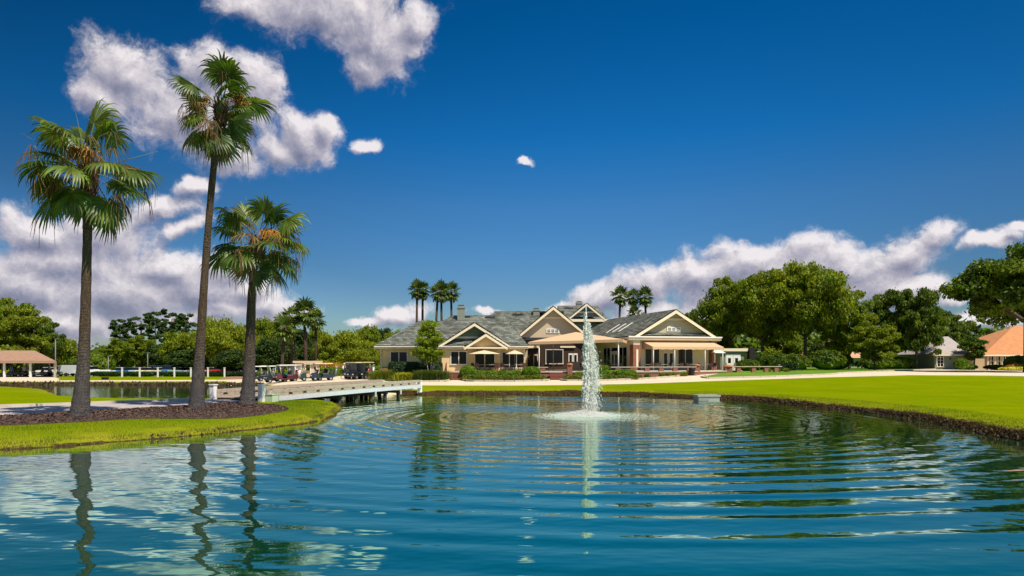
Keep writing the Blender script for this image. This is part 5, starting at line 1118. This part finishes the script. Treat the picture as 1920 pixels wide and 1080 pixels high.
def palm(x,y,trunk,rad,lab,scale,counts,seed,dead=.12,fruits=(),boots=1.2,name='fan_palm'):
    r=np.random.default_rng(seed); z=GZ(x,y)+.02; e=empty(name,(x,y,z),0,lab,'palm tree','tall fan palms on the mulch bed')
    P=[Vector((tx-x,ty-y,tz-z)) for tx,ty,tz in trunk]; 
    # smooth centre line
    n=46; pts=[];rs=[]
    for i in range(n+1):
        t=i/n*(len(P)-1); k=min(int(t),len(P)-2); f=t-k; p0,p1,p2,p3=P[max(k-1,0)],P[k],P[k+1],P[min(k+2,len(P)-1)]
        pts.append(.5*((2*p1)+(p2-p0)*f+(2*p0-5*p1+4*p2-p3)*f*f+(3*p1-3*p2+p3-p0)*f**3)); rr=rad[k]*(1-f)+rad[k+1]*f; rs.append(rr*(1+.035*math.sin(i*2.1)+r.normal(0,.018)))
    m=MB(); m.tube([pts[0]-Vector((0,0,.3))]+pts,[rs[0]*1.12]+rs,18); m.build('trunk',PALMBARK,e)
    top=pts[-1]
    # leaf boots below the crown
    m=MB(); k=int(60*boots)
    for i in range(k):
        t=i/k; a=i*2.4; zz=-boots*t+.35; c=top+Vector((0,0,zz)); rr=rs[-1]*(.95+.35*(1-t)); o=Vector((math.cos(a),math.sin(a),0)); s_=Vector((-o.y,o.x,0)); q=c+o*rr
        l=r.uniform(.22,.42); m.add([q-s_*.08,q+s_*.08,q+s_*.03+o*.20+Vector((0,0,l)),q-s_*.03+o*.20+Vector((0,0,l)),q+o*.06-s_*.05,q+o*.06+s_*.05],[(0,1,2,3),(4,3,2,5),(0,3,4),(1,5,2),(0,4,5,1)])
    for i in range(26):
        a=r.uniform(0,6.28); o=Vector((math.cos(a),math.sin(a),0)); q=top+o*rs[-1]*1.1+Vector((0,0,r.uniform(-boots*.8,.1))); m.tube([q,q+o*.18-Vector((0,0,.25)),q+o*r.uniform(.1,.3)-Vector((0,0,r.uniform(.4,.8)))],[.02,.015,.006],3,False,False)
    m.build('leaf_boots',BOOT,e)
    az=r.uniform(0,6.28)
    for ei,c in enumerate(counts):
        for j in range(c):
            az+=2.39996+r.normal(0,.22); kind='d' if (r.random()<dead and ei>1) else 'g'; o=link('frond',FM[(kind,ei,int(r.random()<.5))],e,top+Vector((0,0,.30-.06*ei)),(r.normal(0,.38),r.normal(0,.14),az)); s=scale*r.uniform(.85,1.12); o.scale=(s,s,s)
            if r.random()<.6:
                L=s*1.9; el=R(EL[ei]-12); o=link('hanging_thread',THM[j%2],e,top+Vector((math.cos(az)*math.cos(el)*L,math.sin(az)*math.cos(el)*L,math.sin(el)*L+.1)),(0,0,az)); o.scale=(s,s,s)
    for a,s in fruits: o=link('fruit_cluster',FRM[int(a*10)%2],e,top+Vector((math.cos(a)*.5,math.sin(a)*.5,.75)),(0,0,a)); o.scale=(s,s,s)
    # unopened spear leaves
    for a,t_ in ((2.6,.35),(.2,1.15),(-2.9,1.0)):
        m=MB(); d=Vector((math.cos(a)*math.sin(t_),math.sin(a)*math.sin(t_),math.cos(t_))); m.tube([top,top+d*scale*1.4,top+d*scale*2.6-Vector((0,0,.1*t_))],[.028,.018,.006],5); m.build('spear_leaf',STEM,e)
    return e
def tr(L,Y): return [(PX(a,Y),Y,PZ(b,Y)) for a,b in L]
Y1=27.6; t1=tr([(150,778),(153,735),(158,650),(162,520),(165,395),(166,325)],Y1)
palm(t1[0][0],Y1,t1,[.40,.29,.215,.175,.165,.19],'thick fan palm at the left with a full drooping crown and orange fruit in front',1.10,[1,3,4,5,5,5,3,2,0],101,.20,[(-1.1,1.3),(-1.5,1.1)],1.3)
Y2=31.4; t2=tr([(368,768),(371,720),(376,640),(385,500),(397,350),(410,235),(414,212)],Y2)
palm(t2[0][0],Y2,t2,[.38,.29,.20,.16,.145,.13,.14],'tallest leaning fan palm with ragged half brown crown',.92,[1,3,4,4,4,4,4,4,2],102,.48,[(.4,1.0),(-.3,1.1),(2.9,.9)],1.0)
Y3=35.2; t3=tr([(463,757),(466,720),(469,640),(474,520),(482,478),(484,462)],Y3)
palm(t3[0][0],Y3,t3,[.43,.33,.25,.18,.185,.20],'shortest of the three fan palms, dense crown with orange fruit at its right',1.14,[2,3,4,5,5,5,3,1,1],103,.14,[(-.45,1.3),(-.8,1.1)],1.1)
# distant palms
def farpalm(px,top,Y,rad,lab,seed,grp,n=24,tw=.2,light=False):
    r=np.random.default_rng(seed); x=PX(px,Y); z=GZ(x,Y); h=PZ(top,Y)-z-rad*.72; e=empty('fan_palm',(x,Y,z-.05),0,lab,'palm tree',grp); lx=r.normal(0,.25)
    m=MB(); m.tube([(0,0,0),(lx*.3,0,h*.5),(lx,0,h)],[tw*1.25,tw,tw*.9],9); m.build('trunk',PALMBARK,e); m=MB(); m.tube([(lx,0,h-1.3),(lx,0,h-.3),(lx,0,h+.3)],[tw*1.0,tw*1.7,tw*1.0],8); m.build('leaf_boots',BOOT,e)
    az=0
    for i in range(n):
        az+=2.4; ei=min(8,int(i/n*8.6)); o=link('frond',FM[('l',ei,1 if light else int(r.random()<.4))],e,(lx,0,h+.2),(r.normal(0,.1),0,az)); s=rad/1.75*r.uniform(.85,1.1); o.scale=(s,s,s)
g1_='palms rising behind the left roof'
for a in [(781,531,112,1.75,'leftmost palm of the pair above the left hip roof',1),(792,533,113,1.7,'second palm of the pair above the left hip roof',2),(815,537,112,1.7,'left palm of the trio above the chimney side roof',3),(829,533,114,1.9,'middle palm of the trio above the left roof',4),(848,535,116,1.9,'right palm of the trio next to the chimney',5)]: farpalm(*a,g1_)
g2_='palms rising behind the right roof slope'
for a in [(1160,542,118,1.9,'left palm above the long right roof slope',6),(1187,546,120,1.75,'middle palm above the long right roof slope',7),(1214,543,117,1.95,'right palm above the long right roof slope',8),(1191,578,116,1.5,'low palm top between the taller ones over the right roof',9)]: farpalm(*a,g2_)
g3_='palms behind the starter kiosk'
for a in [(574,569,99,2.3,'tallest palm behind the kiosk with a dark shaggy trunk',10,g3_,26,.24),(547,579,103,2.1,'left tall palm behind the kiosk with a shaggy head',11,g3_,24,.22),(592,586,108,1.9,'short palm top right of the tallest kiosk palm',12,g3_,22,.2),(528,597,98,2.2,'bright yellow green palm left of the kiosk palms',13,g3_,24,.24,True)]: farpalm(*a)
# ------------------------------------------------------------------ golf carts
GL2=mat('windshield',(.10,.11,.12),.05,spec=.8)
def cart(x,y,rz,col,lab,rcol=WHITE,bag=True,z=None,grp='golf carts parked on the plaza'):
    z=(GZ(x,y)+.04) if z is None else z; e=empty('golf_cart',(x,y,z),rz,lab,'golf cart',grp); pm=col
    m=MB(); prof=[(1.15,.28),(1.22,.45),(1.18,.66),(.98,.82),(.62,.88),(.55,.40),(.05,.38),(-.02,.62),(-.75,.66),(-.85,.85),(-1.2,.80),(-1.22,.36),(-.9,.28)]
    m.prism([(a,-.54,b) for a,b in prof],(0,1.08,0)); m.build('body',pm,e)
    m=MB(); m.box(-.62,.02,-.5,.5,.67,.80); m.prism([(-.60,-.5,.801),(-.48,-.5,.801),(-.60,-.5,1.22),(-.70,-.5,1.22)],(0,1.0,0)); m.build('seat',mat('seat_vinyl',(.10,.09,.08),.5),e)
    m=MB(); P=[(-1.05,-.60),(.85,-.60),(.95,-.45),(.95,.45),(.85,.60),(-1.05,.60),(-1.12,.45),(-1.12,-.45)]; m.prism([(a,b,1.80) for a,b in P],(0,0,.06)); m.prism([(a*.93,b*.9,1.861) for a,b in P],(0,0,.03)); m.build('roof',rcol,e)
    for s in (-1,1):
        m=MB(); m.tube([(.66,s*.5,.86),(.84,s*.5,1.79)],.022,6); m.build('front_post',BLACK if rcol is not WHITE else WHITE,e)
        m=MB(); m.tube([(-.72,s*.5,.66),(-.95,s*.5,1.79)],.022,6); m.build('rear_post',BLACK if rcol is not WHITE else WHITE,e)
    m=MB(); m.prism([(.655,-.47,.90),(.655,.47,.90),(.825,.47,1.76),(.825,-.47,1.76)],(.012,0,0)); m.build('windshield',GL2,e)
    for a in (.82,-.82):
        for s in (-1,1):
            m=MB(); m.tube([(a,s*.42,.22),(a,s*.60,.22)],.22,14,True,False); w=m.build('wheel',TYRE,e); m=MB(); m.tube([(a,s*.59,.22),(a,s*.612,.22)],.115,10,True,False); m.build('rim',RIM,w)
    for s in (-1,1): m=MB(); m.box(1.19,1.235,s*.36-.09,s*.36+.09,.50,.60); m.build('headlight',mat('lamp_lens',(.7,.7,.65),.2),e)
    m=MB(); m.tube([(.55,.22,.86),(.38,.22,1.12)],.02,6); m.tube([(.385,.08,1.10),(.36,.22,1.13),(.385,.36,1.10)],.018,6); m.build('steering_wheel',BLACK,e)
    m=MB(); m.box(-1.2,-.9,-.5,.5,1.18,1.22); m.build('bag_rack',BLACK,e)
    return e
def bag(x,y,z,rz,col,lab):
    e=empty('golf_bag',(x,y,z),rz,lab,'golf bag','golf bags strapped to the carts'); m=MB(); m.tube([(0,0,0),(-.10,0,.45),(-.2,0,.88)],[.13,.14,.12],10); m.build('bag',col,e)
    for i in range(5): m=MB(); a=i*1.3; m.tube([(-.18+.05*math.cos(a),.05*math.sin(a),.8),(-.27+.07*math.cos(a),.08*math.sin(a),1.14)],.010,4); m.tube([(-.27+.07*math.cos(a),.08*math.sin(a),1.13),(-.28+.11*math.cos(a),.11*math.sin(a),1.18)],.03,5); m.build('club',RIM,e)
PG=paint('green',(.01,.05,.035)); PR=paint('red',(.45,.02,.02)); PT=paint('teal',(.0,.17,.16)); PN=paint('navy',(.015,.03,.05)); PB=paint('black',(.012,.014,.016)); PM=paint('maroon',(.10,.02,.025)); PBE=mat('roof_beige',(.62,.55,.36),.5)
BR_=[paint('bag_red',(.5,.03,.03)),paint('bag_black',(.02,.02,.02)),paint('bag_white',(.6,.6,.6)),paint('bag_grey',(.12,.12,.13))]
cs=[(488,84,3.6,PB,'dark cart farthest left beside the short palm trunk',WHITE,1),(501,84.5,3.7,PB,'cart with a red bag right of the dark one by the short palm',WHITE,0),(518,75.6,3.75,PB,'black cart with white roof in the front pair near the bridge',WHITE,1),(536,75.2,3.8,PM,'maroon cart with white roof in the front pair near the bridge',WHITE,0),(551,86,4.6,PT,'teal cart beside the starter kiosk',WHITE,2),
(584,74.2,3.55,PG,'dark green cart with beige roof in the middle pair',PBE,3),(604,74.0,3.6,PN,'navy cart with beige roof right of the dark green one',PBE,1),(664,77.8,4.3,PN,'cart with beige roof behind the right pair',PBE,1),(671,75.4,4.2,PB,'black cart with beige roof at the front of the right pair',PBE,2),(684,76.0,4.4,PB,'cart with golf bags nearest the clubhouse corner',PBE,0)]
BAGL=['dark cart farthest left','cart beside the short palm trunk','black cart with white roof near the bridge','maroon cart with white roof near the bridge','teal cart by the kiosk','dark green cart with beige roof','navy cart with beige roof','beige roofed cart behind the right pair','black beige roofed cart of the right pair','cart nearest the clubhouse corner']
for px,Y,rz,col,lab,rc,bg_ in cs:
    x=PX(px,Y); e=cart(x,Y,rz,col,lab,rc); z=e.location.z
    for s in (-.25,.25):
        p=e.matrix_basis@Vector((-1.30,s,.42)); bag(p.x,p.y,p.z,rz+.0,BR_[(bg_+int(s>0)*2)%4],('left' if s<0 else 'right')+' golf bag on the rear of the '+BAGL[cs.index((px,Y,rz,col,lab,rc,bg_))])
def carpx(px,Y): return PX(px,Y)
# carport on the left
cp=empty('carport',(-78,109,0),0,'brown roofed open cart shelter on pale posts at the far left','carport'); IM=cp.matrix_basis.inverted(); ROOFB=mat('roof_brown',(.27,.155,.105),.85,col2=(.33,.20,.13),vscale=2,bump=.2,bscale=8)
x1=PX(112,109); x0=PX(-190,109); ze=3.02; zr=4.75; yr=114
m=nb(IM); 
for p in ([(x0,108,ze),(x1,108,ze),(PX(65,113.5),113.5,zr),(x0,113.5,zr)],[(x1,108,ze),(x1-7.6,119,ze),(PX(65,113.5),113.5,zr)],[(x0,113.5,zr),(PX(65,113.5),113.5,zr),(x1-7.6,119,ze),(x0,119,ze)]): slab(m,p,.12)
m.build('roof',ROOFB,cp); m=nb(IM); m.box(x0,x1+.02,107.9,107.98,ze-.36,ze-.08); m.prism([(x1+.03,108,ze-.36),(x1-7.57,119,ze-.36),(x1-7.57,119,ze-.08),(x1+.03,108,ze-.08)],(.07,0,0)); m.build('fascia',mat('fascia_brown',(.36,.22,.16),.8),cp)
for px in (-110,-50,8,57,103): 
    x=PX(px,108.6); m=nb(IM); m.box(x-.13,x+.13,108.5,108.76,.2,ze-.08); m.build('post',POSTW if px<100 else CONC,cp)
    m=nb(IM); x-=7.6; m.box(x-.13,x+.13,118.3,118.6,.2,ze-.08); m.build('post',CONC,cp)
for px,rz,lab in ((14,3.3,'dark cart under the carport left of the middle post'),(72,3.4,'dark cart under the carport right of the middle post'),(86,.2,'dark cart nearest the right post of the carport'),(28,0.1,'dark cart deeper under the carport')): cart(PX(px,112),112+(px%3),rz,PB,lab,PB,grp='dark carts under the carport')
# ------------------------------------------------------------------ cars
def car(x,y,rz,col,lab,kind='sedan'):
    z=GZ(x,y)+.05; e=empty('parked_car',(x,y,z),rz,lab,'car','cars in the parking lot')
    if kind=='sedan': P=[(2.25,.30),(2.28,.62),(1.95,.78),(1.0,.92),(-1.5,.95),(-2.2,.90),(-2.3,.6),(-2.25,.3)]; G_=[(1.0,.92),(.35,1.38),(-.9,1.42),(-1.65,.96)]
    elif kind=='suv': P=[(2.25,.35),(2.3,.75),(2.0,.95),(1.05,1.08),(-2.2,1.10),(-2.3,.7),(-2.25,.35)]; G_=[(1.05,1.08),(.5,1.66),(-1.9,1.70),(-2.2,1.10)]
    else: P=[(2.6,.4),(2.65,.85),(2.4,1.0),(1.3,1.1),(-.6,1.12),(-.62,1.05),(-2.6,1.05),(-2.65,.5)]; G_=[(1.3,1.1),(.75,1.66),(-.45,1.70),(-.6,1.12)]
    m=MB(); m.prism([(a,-.88,b) for a,b in P],(0,1.76,0)); m.build('body',col,e)
    m=MB(); n=len(G_); m.add([(a,-.80,b+.001) for a,b in G_[:1]]+[(a,-.66,b) for a,b in G_[1:-1]]+[(G_[-1][0],-.80,G_[-1][1]+.001)]+[(a,.80,b+.001) for a,b in G_[:1]]+[(a,.66,b) for a,b in G_[1:-1]]+[(G_[-1][0],.80,G_[-1][1]+.001)],[(0,1,2,3),(7,6,5,4),(0,4,5,1),(2,6,7,3),(1,5,6,2)]); m.build('windows',GLASS,e)
    a,b=G_[1],G_[2]; m=MB(); m.box(b[0]+.05,a[0]-.05,-.67,.67,max(a[1],b[1])-.03,max(a[1],b[1])+.03); m.build('roof',col,e)
    for ax in (1.4,-1.4):
        for s in (-1,1): m=MB(); m.tube([(ax,s*.70,.32),(ax,s*.90,.32)],.33,14,True,False); w=m.build('wheel',TYRE,e); m=MB(); m.tube([(ax,s*.895,.32),(ax,s*.91,.32)],.19,10,True,False); m.build('rim',RIM,w)
    for s in (-1,1): m=MB(); m.box(P[1][0]-.05,P[1][0]+.02,s*.66-.15,s*.66+.15,P[1][1]-.08,P[1][1]+.04); m.build('headlight',MATS['lamp_lens'],e)
SIL=paint('silver',(.5,.52,.55)); WH=paint('white',(.8,.8,.78)); BLU=paint('blue',(.03,.12,.25)); GRN=paint('sage',(.25,.38,.30)); CR=paint('cream',(.65,.60,.38)); RED=paint('red2',(.5,.03,.02)); LB=paint('lightblue',(.30,.45,.52))
C=[(88,124,WH,'white car right of the carport behind its last bay','sedan'),(100,122,SIL,'silver car behind the right carport post','sedan'),(117,121,WH,'white car between the carport and the first palm trunk','suv'),(130,126,LB,'pale blue car left of the first palm trunk','sedan'),(174,119.5,WH,'white pickup right of the first palm trunk','pickup'),
(226,124,SIL,'silver car above the hedge near the first white post','sedan'),(243,124,BLU,'blue car left of the second white post','sedan'),(257,125,LB,'light blue car behind the second white post','sedan'),(275,124,CR,'cream car right of the second white post','sedan'),(289,125,BLU,'blue grey car left of the third white post','suv'),(300,124,CR,'yellowish car behind the third white post','sedan'),(318,124,BLU,'bright blue car left of the fourth white post','suv'),(334,124,GRN,'sage green car right of the fourth white post','sedan'),(352,125,SIL,'grey car left of the tall palm trunk','sedan'),
(399,124,SIL,'silver car left of the red one','sedan'),(412,122.5,RED,'red car between the tall palm and the short palm','suv'),(449,123,WH,'white car left of the short palm trunk','sedan'),(480,118,SIL,'silver car behind the leftmost carts','suv')]
for i,(px,Y,c,lab,k) in enumerate(C): car(PX(px,Y),Y,[1.5,4.7,1.3,1.8][i%4] if px not in (174,412,88,117) else 3.14,c,lab,k)
e=empty('box_trailer',(PX(130,117),117,GZ(PX(130,117),117)+.05),0,'small grey box trailer left of the first palm trunk','trailer'); m=MB(); m.box(-1.0,1.0,-.8,.8,.5,1.9); m.build('box',SIL,e); m=MB(); m.box(-1.6,-1.001,-.06,.06,.5,.6); m.build('tow_bar',BLACK,e)
for s in (-1,1): m=MB(); m.tube([(0,s*.82,.3),(0,s*.98,.3)],.3,12,True,False); m.build('wheel',TYRE,e)
# white posts
names=['first','second','third','fourth','fifth','sixth','seventh']
for i,px in enumerate((229,262,296,327,358,390,421)):
    x=PX(px,112.5); e=empty('white_post',(x,112.5,GZ(x,112.5)),0,f'{names[i]} white post from the left in the row before the low hedge','post','row of white posts before the parking hedge'); m=MB(); m.box(-.10,.10,-.10,.10,0,1.45); m.build('shaft',POSTW,e); m=MB(); m.prism([(-.13,-.13,1.451),(.13,-.13,1.451),(.13,.13,1.451),(-.13,.13,1.451)],(0,0,.12)); m.build('cap',POSTW,e)
for px,top,Y,lab in ((104,636,124,'tall thin grey pole rising behind the carport corner'),(203,668,135,'short dark lamp pole on the far field'),(277,662,140,'thin grey light pole among the trees behind the white posts'),(607,640,112,'thin pole in front of the light green trees')):
    x=PX(px,Y); z=GZ(x,Y); e=empty('light_pole',(x,Y,z),0,lab,'pole'); h=PZ(top,Y)-z; m=MB(); m.tube([(0,0,0),(0,0,h)],[.11,.07],8); m.build('shaft',METAL,e); m=MB(); m.box(-.15,.5,-.1,.1,h+.001,h+.1); m.build('lamp_head',METAL,e)
e=empty('yard_sprinkler_box',(PX(197,96),96,GZ(PX(197,96),96)),0,'small dark valve box on the lawn beyond the far pond','valve box'); m=MB(); m.box(-.4,.4,-.2,.2,0,.28); m.build('housing',BLACK,e); m=MB(); m.box(-.44,.44,-.24,.24,.281,.34); m.build('lid',BLACK,e)
# starter kiosk
Y=90.5; kx=PX(574,Y); kz=GZ(kx,Y); kk=empty('starter_kiosk',(kx,Y,kz),0,'small peach kiosk with flat roof and open window beside the teal cart','kiosk'); KM=mat('kiosk_peach',(.60,.45,.32),.85,var=.04)
m=MB(); m.box(-1.35,-.55,0,1.8,0,2.1); m.box(.55,1.3,0,1.8,.0,2.1); m.box(-.549,.549,0,.15,0,1.0); m.box(-.549,.549,1.65,1.8,0,1.0); m.build('wall',KM,kk)
m=MB(); m.box(-1.65,1.6,-.35,2.1,2.101,2.38); m.build('roof',mat('kiosk_roof',(.66,.46,.30),.8),kk); m=MB(); m.box(-.6,.6,-.15,.16,1.001,1.06); m.build('counter',CONC,kk)
for x in (-1.38,-.58,.58,1.32): m=MB(); m.box(x-.05,x+.05,-.05,-.001,0,2.1); m.build('trim',WHITE,kk)
m=MB(); m.box(-1.15,-.85,-.08,-.001,1.15,1.4); m.build('notice_holder',BLACK,kk)
# ------------------------------------------------------------------ people
def skin(name,joints,bones,m,parent,sub=1):
    me=bpy.data.meshes.new(name); me.from_pydata([j[:3] for j in joints],bones,[]); o=bpy.data.objects.new(name,me); COL.objects.link(o); me.materials.append(m)
    if parent: o.parent=parent
    mo=o.modifiers.new('s','SKIN')
    for i,j in enumerate(joints): me.skin_vertices[0].data[i].radius=(j[3],j[3])
    me.skin_vertices[0].data[0].use_root=True; mo.use_smooth_shade=True; s=o.modifiers.new('u','SUBSURF'); s.levels=sub; s.render_levels=sub; return o
def person(x,y,z,rz,lean,lab,shirt,pants,capm,step=.0,reach=.3):
    e=empty('person',(x,y,z),rz,lab,'person'); s=math.sin(lean); c=math.cos(lean)
    def T(u,v,w): return (u, v-s*(w-.95), .95+c*(w-.95))     # lean forward about the hips (towards -y)
    J=[(0,0,.95,.13),(*T(0,0,1.2),.14),(*T(0,0,1.42),.12),(*T(0,0,1.52),.055),(*T(0,-.01,1.62),.085),(*T(0,-.02,1.74),.075),
       (*T(.18,0,1.42),.06),(*T(.27,-.05,1.15),.045),(*T(.22,-reach,1.0),.035),(*T(.22,-reach-.08,.98),.03),
       (*T(-.18,0,1.42),.06),(*T(-.27,-.05,1.15),.045),(*T(-.22,-reach,1.0),.035),(*T(-.22,-reach-.08,.98),.03),
       (.10,0,.90,.10),(.11,-step*.5,.50,.065),(.11,-step,.08,.042),(.11,-step-.16,.035,.035),(-.10,0,.90,.10),(-.11,step*.5,.50,.065),(-.11,step,.08,.042),(-.11,step-.16,.035,.035)]
    Bn=[(0,1),(1,2),(2,3),(3,4),(4,5),(2,6),(6,7),(7,8),(8,9),(2,10),(10,11),(11,12),(12,13),(0,14),(14,15),(15,16),(16,17),(0,18),(18,19),(19,20),(20,21)]
    skin('body',J,Bn,SKIN,e)
    g=.018; idx=[0,1,2,6,7,10,11]; mp_={a:i for i,a in enumerate(idx)}
    def G(j,k=g): return (j[0],j[1],j[2],j[3]+k)
    skin('shirt',[G(J[i]) for i in idx],[(mp_[a],mp_[b]) for a,b in ((0,1),(1,2),(2,6),(6,7),(2,10),(10,11))],shirt,e)
    idx=[0,14,15,18,19]; mp_={a:i for i,a in enumerate(idx)}; skin('shorts',[G(J[i],.025) for i in idx],[(mp_[a],mp_[b]) for a,b in ((0,14),(14,15),(0,18),(18,19))],pants,e)
    m=MB(); h=Vector(J[5][:3]); m.lathe([(.10,-.02),(.105,.03),(.07,.09),(0,.11)],tuple(h+Vector((0,.01,.0))),12); m.box(h.x-.07,h.x+.07,h.y-.20,h.y-.08,h.z-.01,h.z+.01); m.build('cap',capm,e)
    for s_ in (-1,1): m=MB(); m.box(s_*.11-.045,s_*.11+.045,(-s_*step)-.20 if s_>0 else step-.20,((-s_*step)+.07) if s_>0 else step+.07,0,.07); m.build('shoe',WHITE,e)
    m=MB(); hd=Vector(J[4][:3])
    for s_ in (-1,1): m.box(hd.x+s_*.03-.012,hd.x+s_*.03+.012,hd.y-.098,hd.y-.08,hd.z+.02,hd.z+.035)
    m.prism([(hd.x-.012,hd.y-.085,hd.z-.02),(hd.x+.012,hd.y-.085,hd.z-.02),(hd.x,hd.y-.085,hd.z+.02)],(0,-.03,0)); m.build('face',mat('face_dark',(.16,.08,.05),.6),e)
    return e
p=person(PX(569,88.9),88.9,GZ(PX(569,88.9),88.9)+.04,2.6,.30,'person in a yellow shirt leaning at the kiosk window',paint('yellow_shirt',(.75,.75,.06)),paint('khaki',(.45,.33,.2)),PBE,.05)
p=person(PX(643,80),80,GZ(PX(643,80),80)+.04,1.5,.18,'person in white shirt and cap walking with a golf bag left of the right carts',paint('white_shirt',(.8,.8,.8)),PB,WHITE,.22,.4)
bag(PX(647.5,79.6),79.6,GZ(PX(647,80),80)+.55,1.6,BR_[1],'black golf bag beside the walking person in white')
# ------------------------------------------------------------------ houses on the right
def house(name,px0,px1,Y,yd,zE,zR,rpx0,rpx1,wallm,roofm,lab,zb=1.4,ov=.6):
    e=empty(name,(PX((px0+px1)/2,Y),Y,0),0,lab,'house'); IM=e.matrix_basis.inverted(); x0,x1=PX(px0,Y),PX(px1,Y); m=nb(IM); m.box(x0,x1,Y,Y+yd,zb-.3,zE-.02); m.build('wall',wallm,e)
    r0,r1=PX(rpx0,Y+yd/2),PX(rpx1,Y+yd/2); a=(x0-ov,Y-ov,zE); b=(x1+ov,Y-ov,zE); c=(x1+ov,Y+yd+ov,zE); d=(x0-ov,Y+yd+ov,zE); r_=(r0,Y+yd/2,zR); s=(r1,Y+yd/2,zR)
    m=nb(IM); [slab(m,p,.1) for p in ((a,b,s,r_),(b,c,s),(c,d,r_,s),(d,a,r_))]; rf=m.build('roof',roofm,e)
    m=nb(IM); m.box(x0-ov-.02,x1+ov+.02,Y-ov-.08,Y-ov-.001,zE-.3,zE-.06); m.build('fascia',FASC,rf)
    m=nb(IM); m.box(x0-ov,x1+ov,Y-ov,Y-.001,zE-.26,zE-.2); m.build('soffit',FASC,e); return e,IM
RG=mat('shingle_grey',(.36,.32,.31),.9,col2=(.30,.27,.26),vscale=1.5,bump=.3,bscale=12); RO=mat('shingle_orange',(.50,.22,.09),.9,col2=(.42,.18,.08),vscale=1.5,bump=.3,bscale=12); RP=mat('shingle_peach',(.52,.27,.16),.9,bump=.3,bscale=12)
e,IM=house('grey_house',1752,1812,112,10,4.15,7.2,1768,1778,mat('wall_sage',(.24,.27,.20),.9,var=.03),RG,'sage green house with grey hip roof right of the oaks')
def hwin(e,IM,px0,px1,py0,py1,Y,nx,ny):
    x0,x1=PX(px0,Y),PX(px1,Y); za,zb_=PZ(py1,Y),PZ(py0,Y); w=wnd(x0,x1,za,zb_,Y,nx,IM,parent=e,fr=.10); 
    for j in range(1,ny): m=nb(IM); z=za+(zb_-za)*j/ny; m.box(x0,x1,Y-.075,Y-.036,z-.03,z+.03); m.build('muntin',FRAME,w)
hwin(e,IM,1757.5,1768,664,687,112,2,4)
m=nb(IM); m.box(PX(1780,112),PX(1782.5,112),111.9,111.99,PZ(673.5,112),PZ(671,112)); m.build('wall_lamp',BLACK,e)
m=nb(IM); m.tube([(PX(1756,111.8),111.8,1.5),(PX(1756,111.8),111.8,4.0)],.06,6); m.build('downpipe',WHITE,e)
e,IM=house('orange_house',1846,1990,116,15,4.15,9.3,1900,1935,mat('wall_beige',(.42,.31,.19),.9,var=.03),RO,'beige house with orange hip roof at the right picture edge')
for a in ((1853,1862),(1866,1875),(1880.5,1889),(1925,1936),(1950,1962)): hwin(e,IM,a[0],a[1],668,686,116,2,2)
m=nb(IM); 
for px in (1851,1864.5,1878,1892): m.box(PX(px,116)-.18,PX(px,116)+.18,115.75,115.995,1.2,4.05)
m.build('pilaster',mat('pilaster_beige',(.50,.38,.25),.9),e)
m=nb(IM); m.box(PX(1824,114),PX(1846,114),114,116,1.2,3.4); m.build('garden_wall',MATS['wall_beige'],e)
house('peach_roof_house',1448,1504,142,12,3.9,6.9,1462,1490,WALLP,RP,'house with peach roof seen between the oak trunks',ov=.8); house('peach_roof_house',1560,1632,146,12,4.0,8.6,1570,1590,mat('wall_sage2',(.30,.36,.20),.9),RP,'peach roofed house seen right of the thick oak trunk',ov=.8)
house('white_shed',1418,1436,132,6,4.0,5.0,1422,1432,WHITE,RG,'pale small building glimpsed left of the forked oak trunk')
# board fence by the grey house
fe=empty('board_fence',(PX(1650,118),118,0),0,'grey board fence with dark gaps left of the grey house','fence'); IM=fe.matrix_basis.inverted(); x=PX(1638,118); i=0
while x<PX(1750,118):
    m=nb(IM); w=random.uniform(.42,.5); m.box(x,x+w,118+(.12 if i%2 else 0),118.04+(.12 if i%2 else 0),1.3,3.35+random.uniform(-.02,.02)); m.build('board',mat('fence_grey',(.20,.18,.16),.9,var=.2) if i%3 else WOODD,fe); x+=w+.05; i+=1
m=nb(IM); m.box(PX(1638,118),PX(1750,118),118.17,118.25,2.8,2.95); m.box(PX(1638,118),PX(1750,118),118.17,118.25,1.7,1.85); m.build('rail',MATS['fence_grey'],fe)
for px,lab in ((1560,'low dark bench under the oaks on the lawn island'),):
    e=empty('bench',(PX(px,104),104,GZ(PX(px,104),104)),0,lab,'bench'); m=MB(); m.box(-1.0,1.0,-.2,.2,.42,.5); m.build('seat',BLACK,e)
    for s in (-.8,.8): m=MB(); m.box(s-.1,s+.1,-.15,.15,0,.42); m.build('leg',WHITE,e)
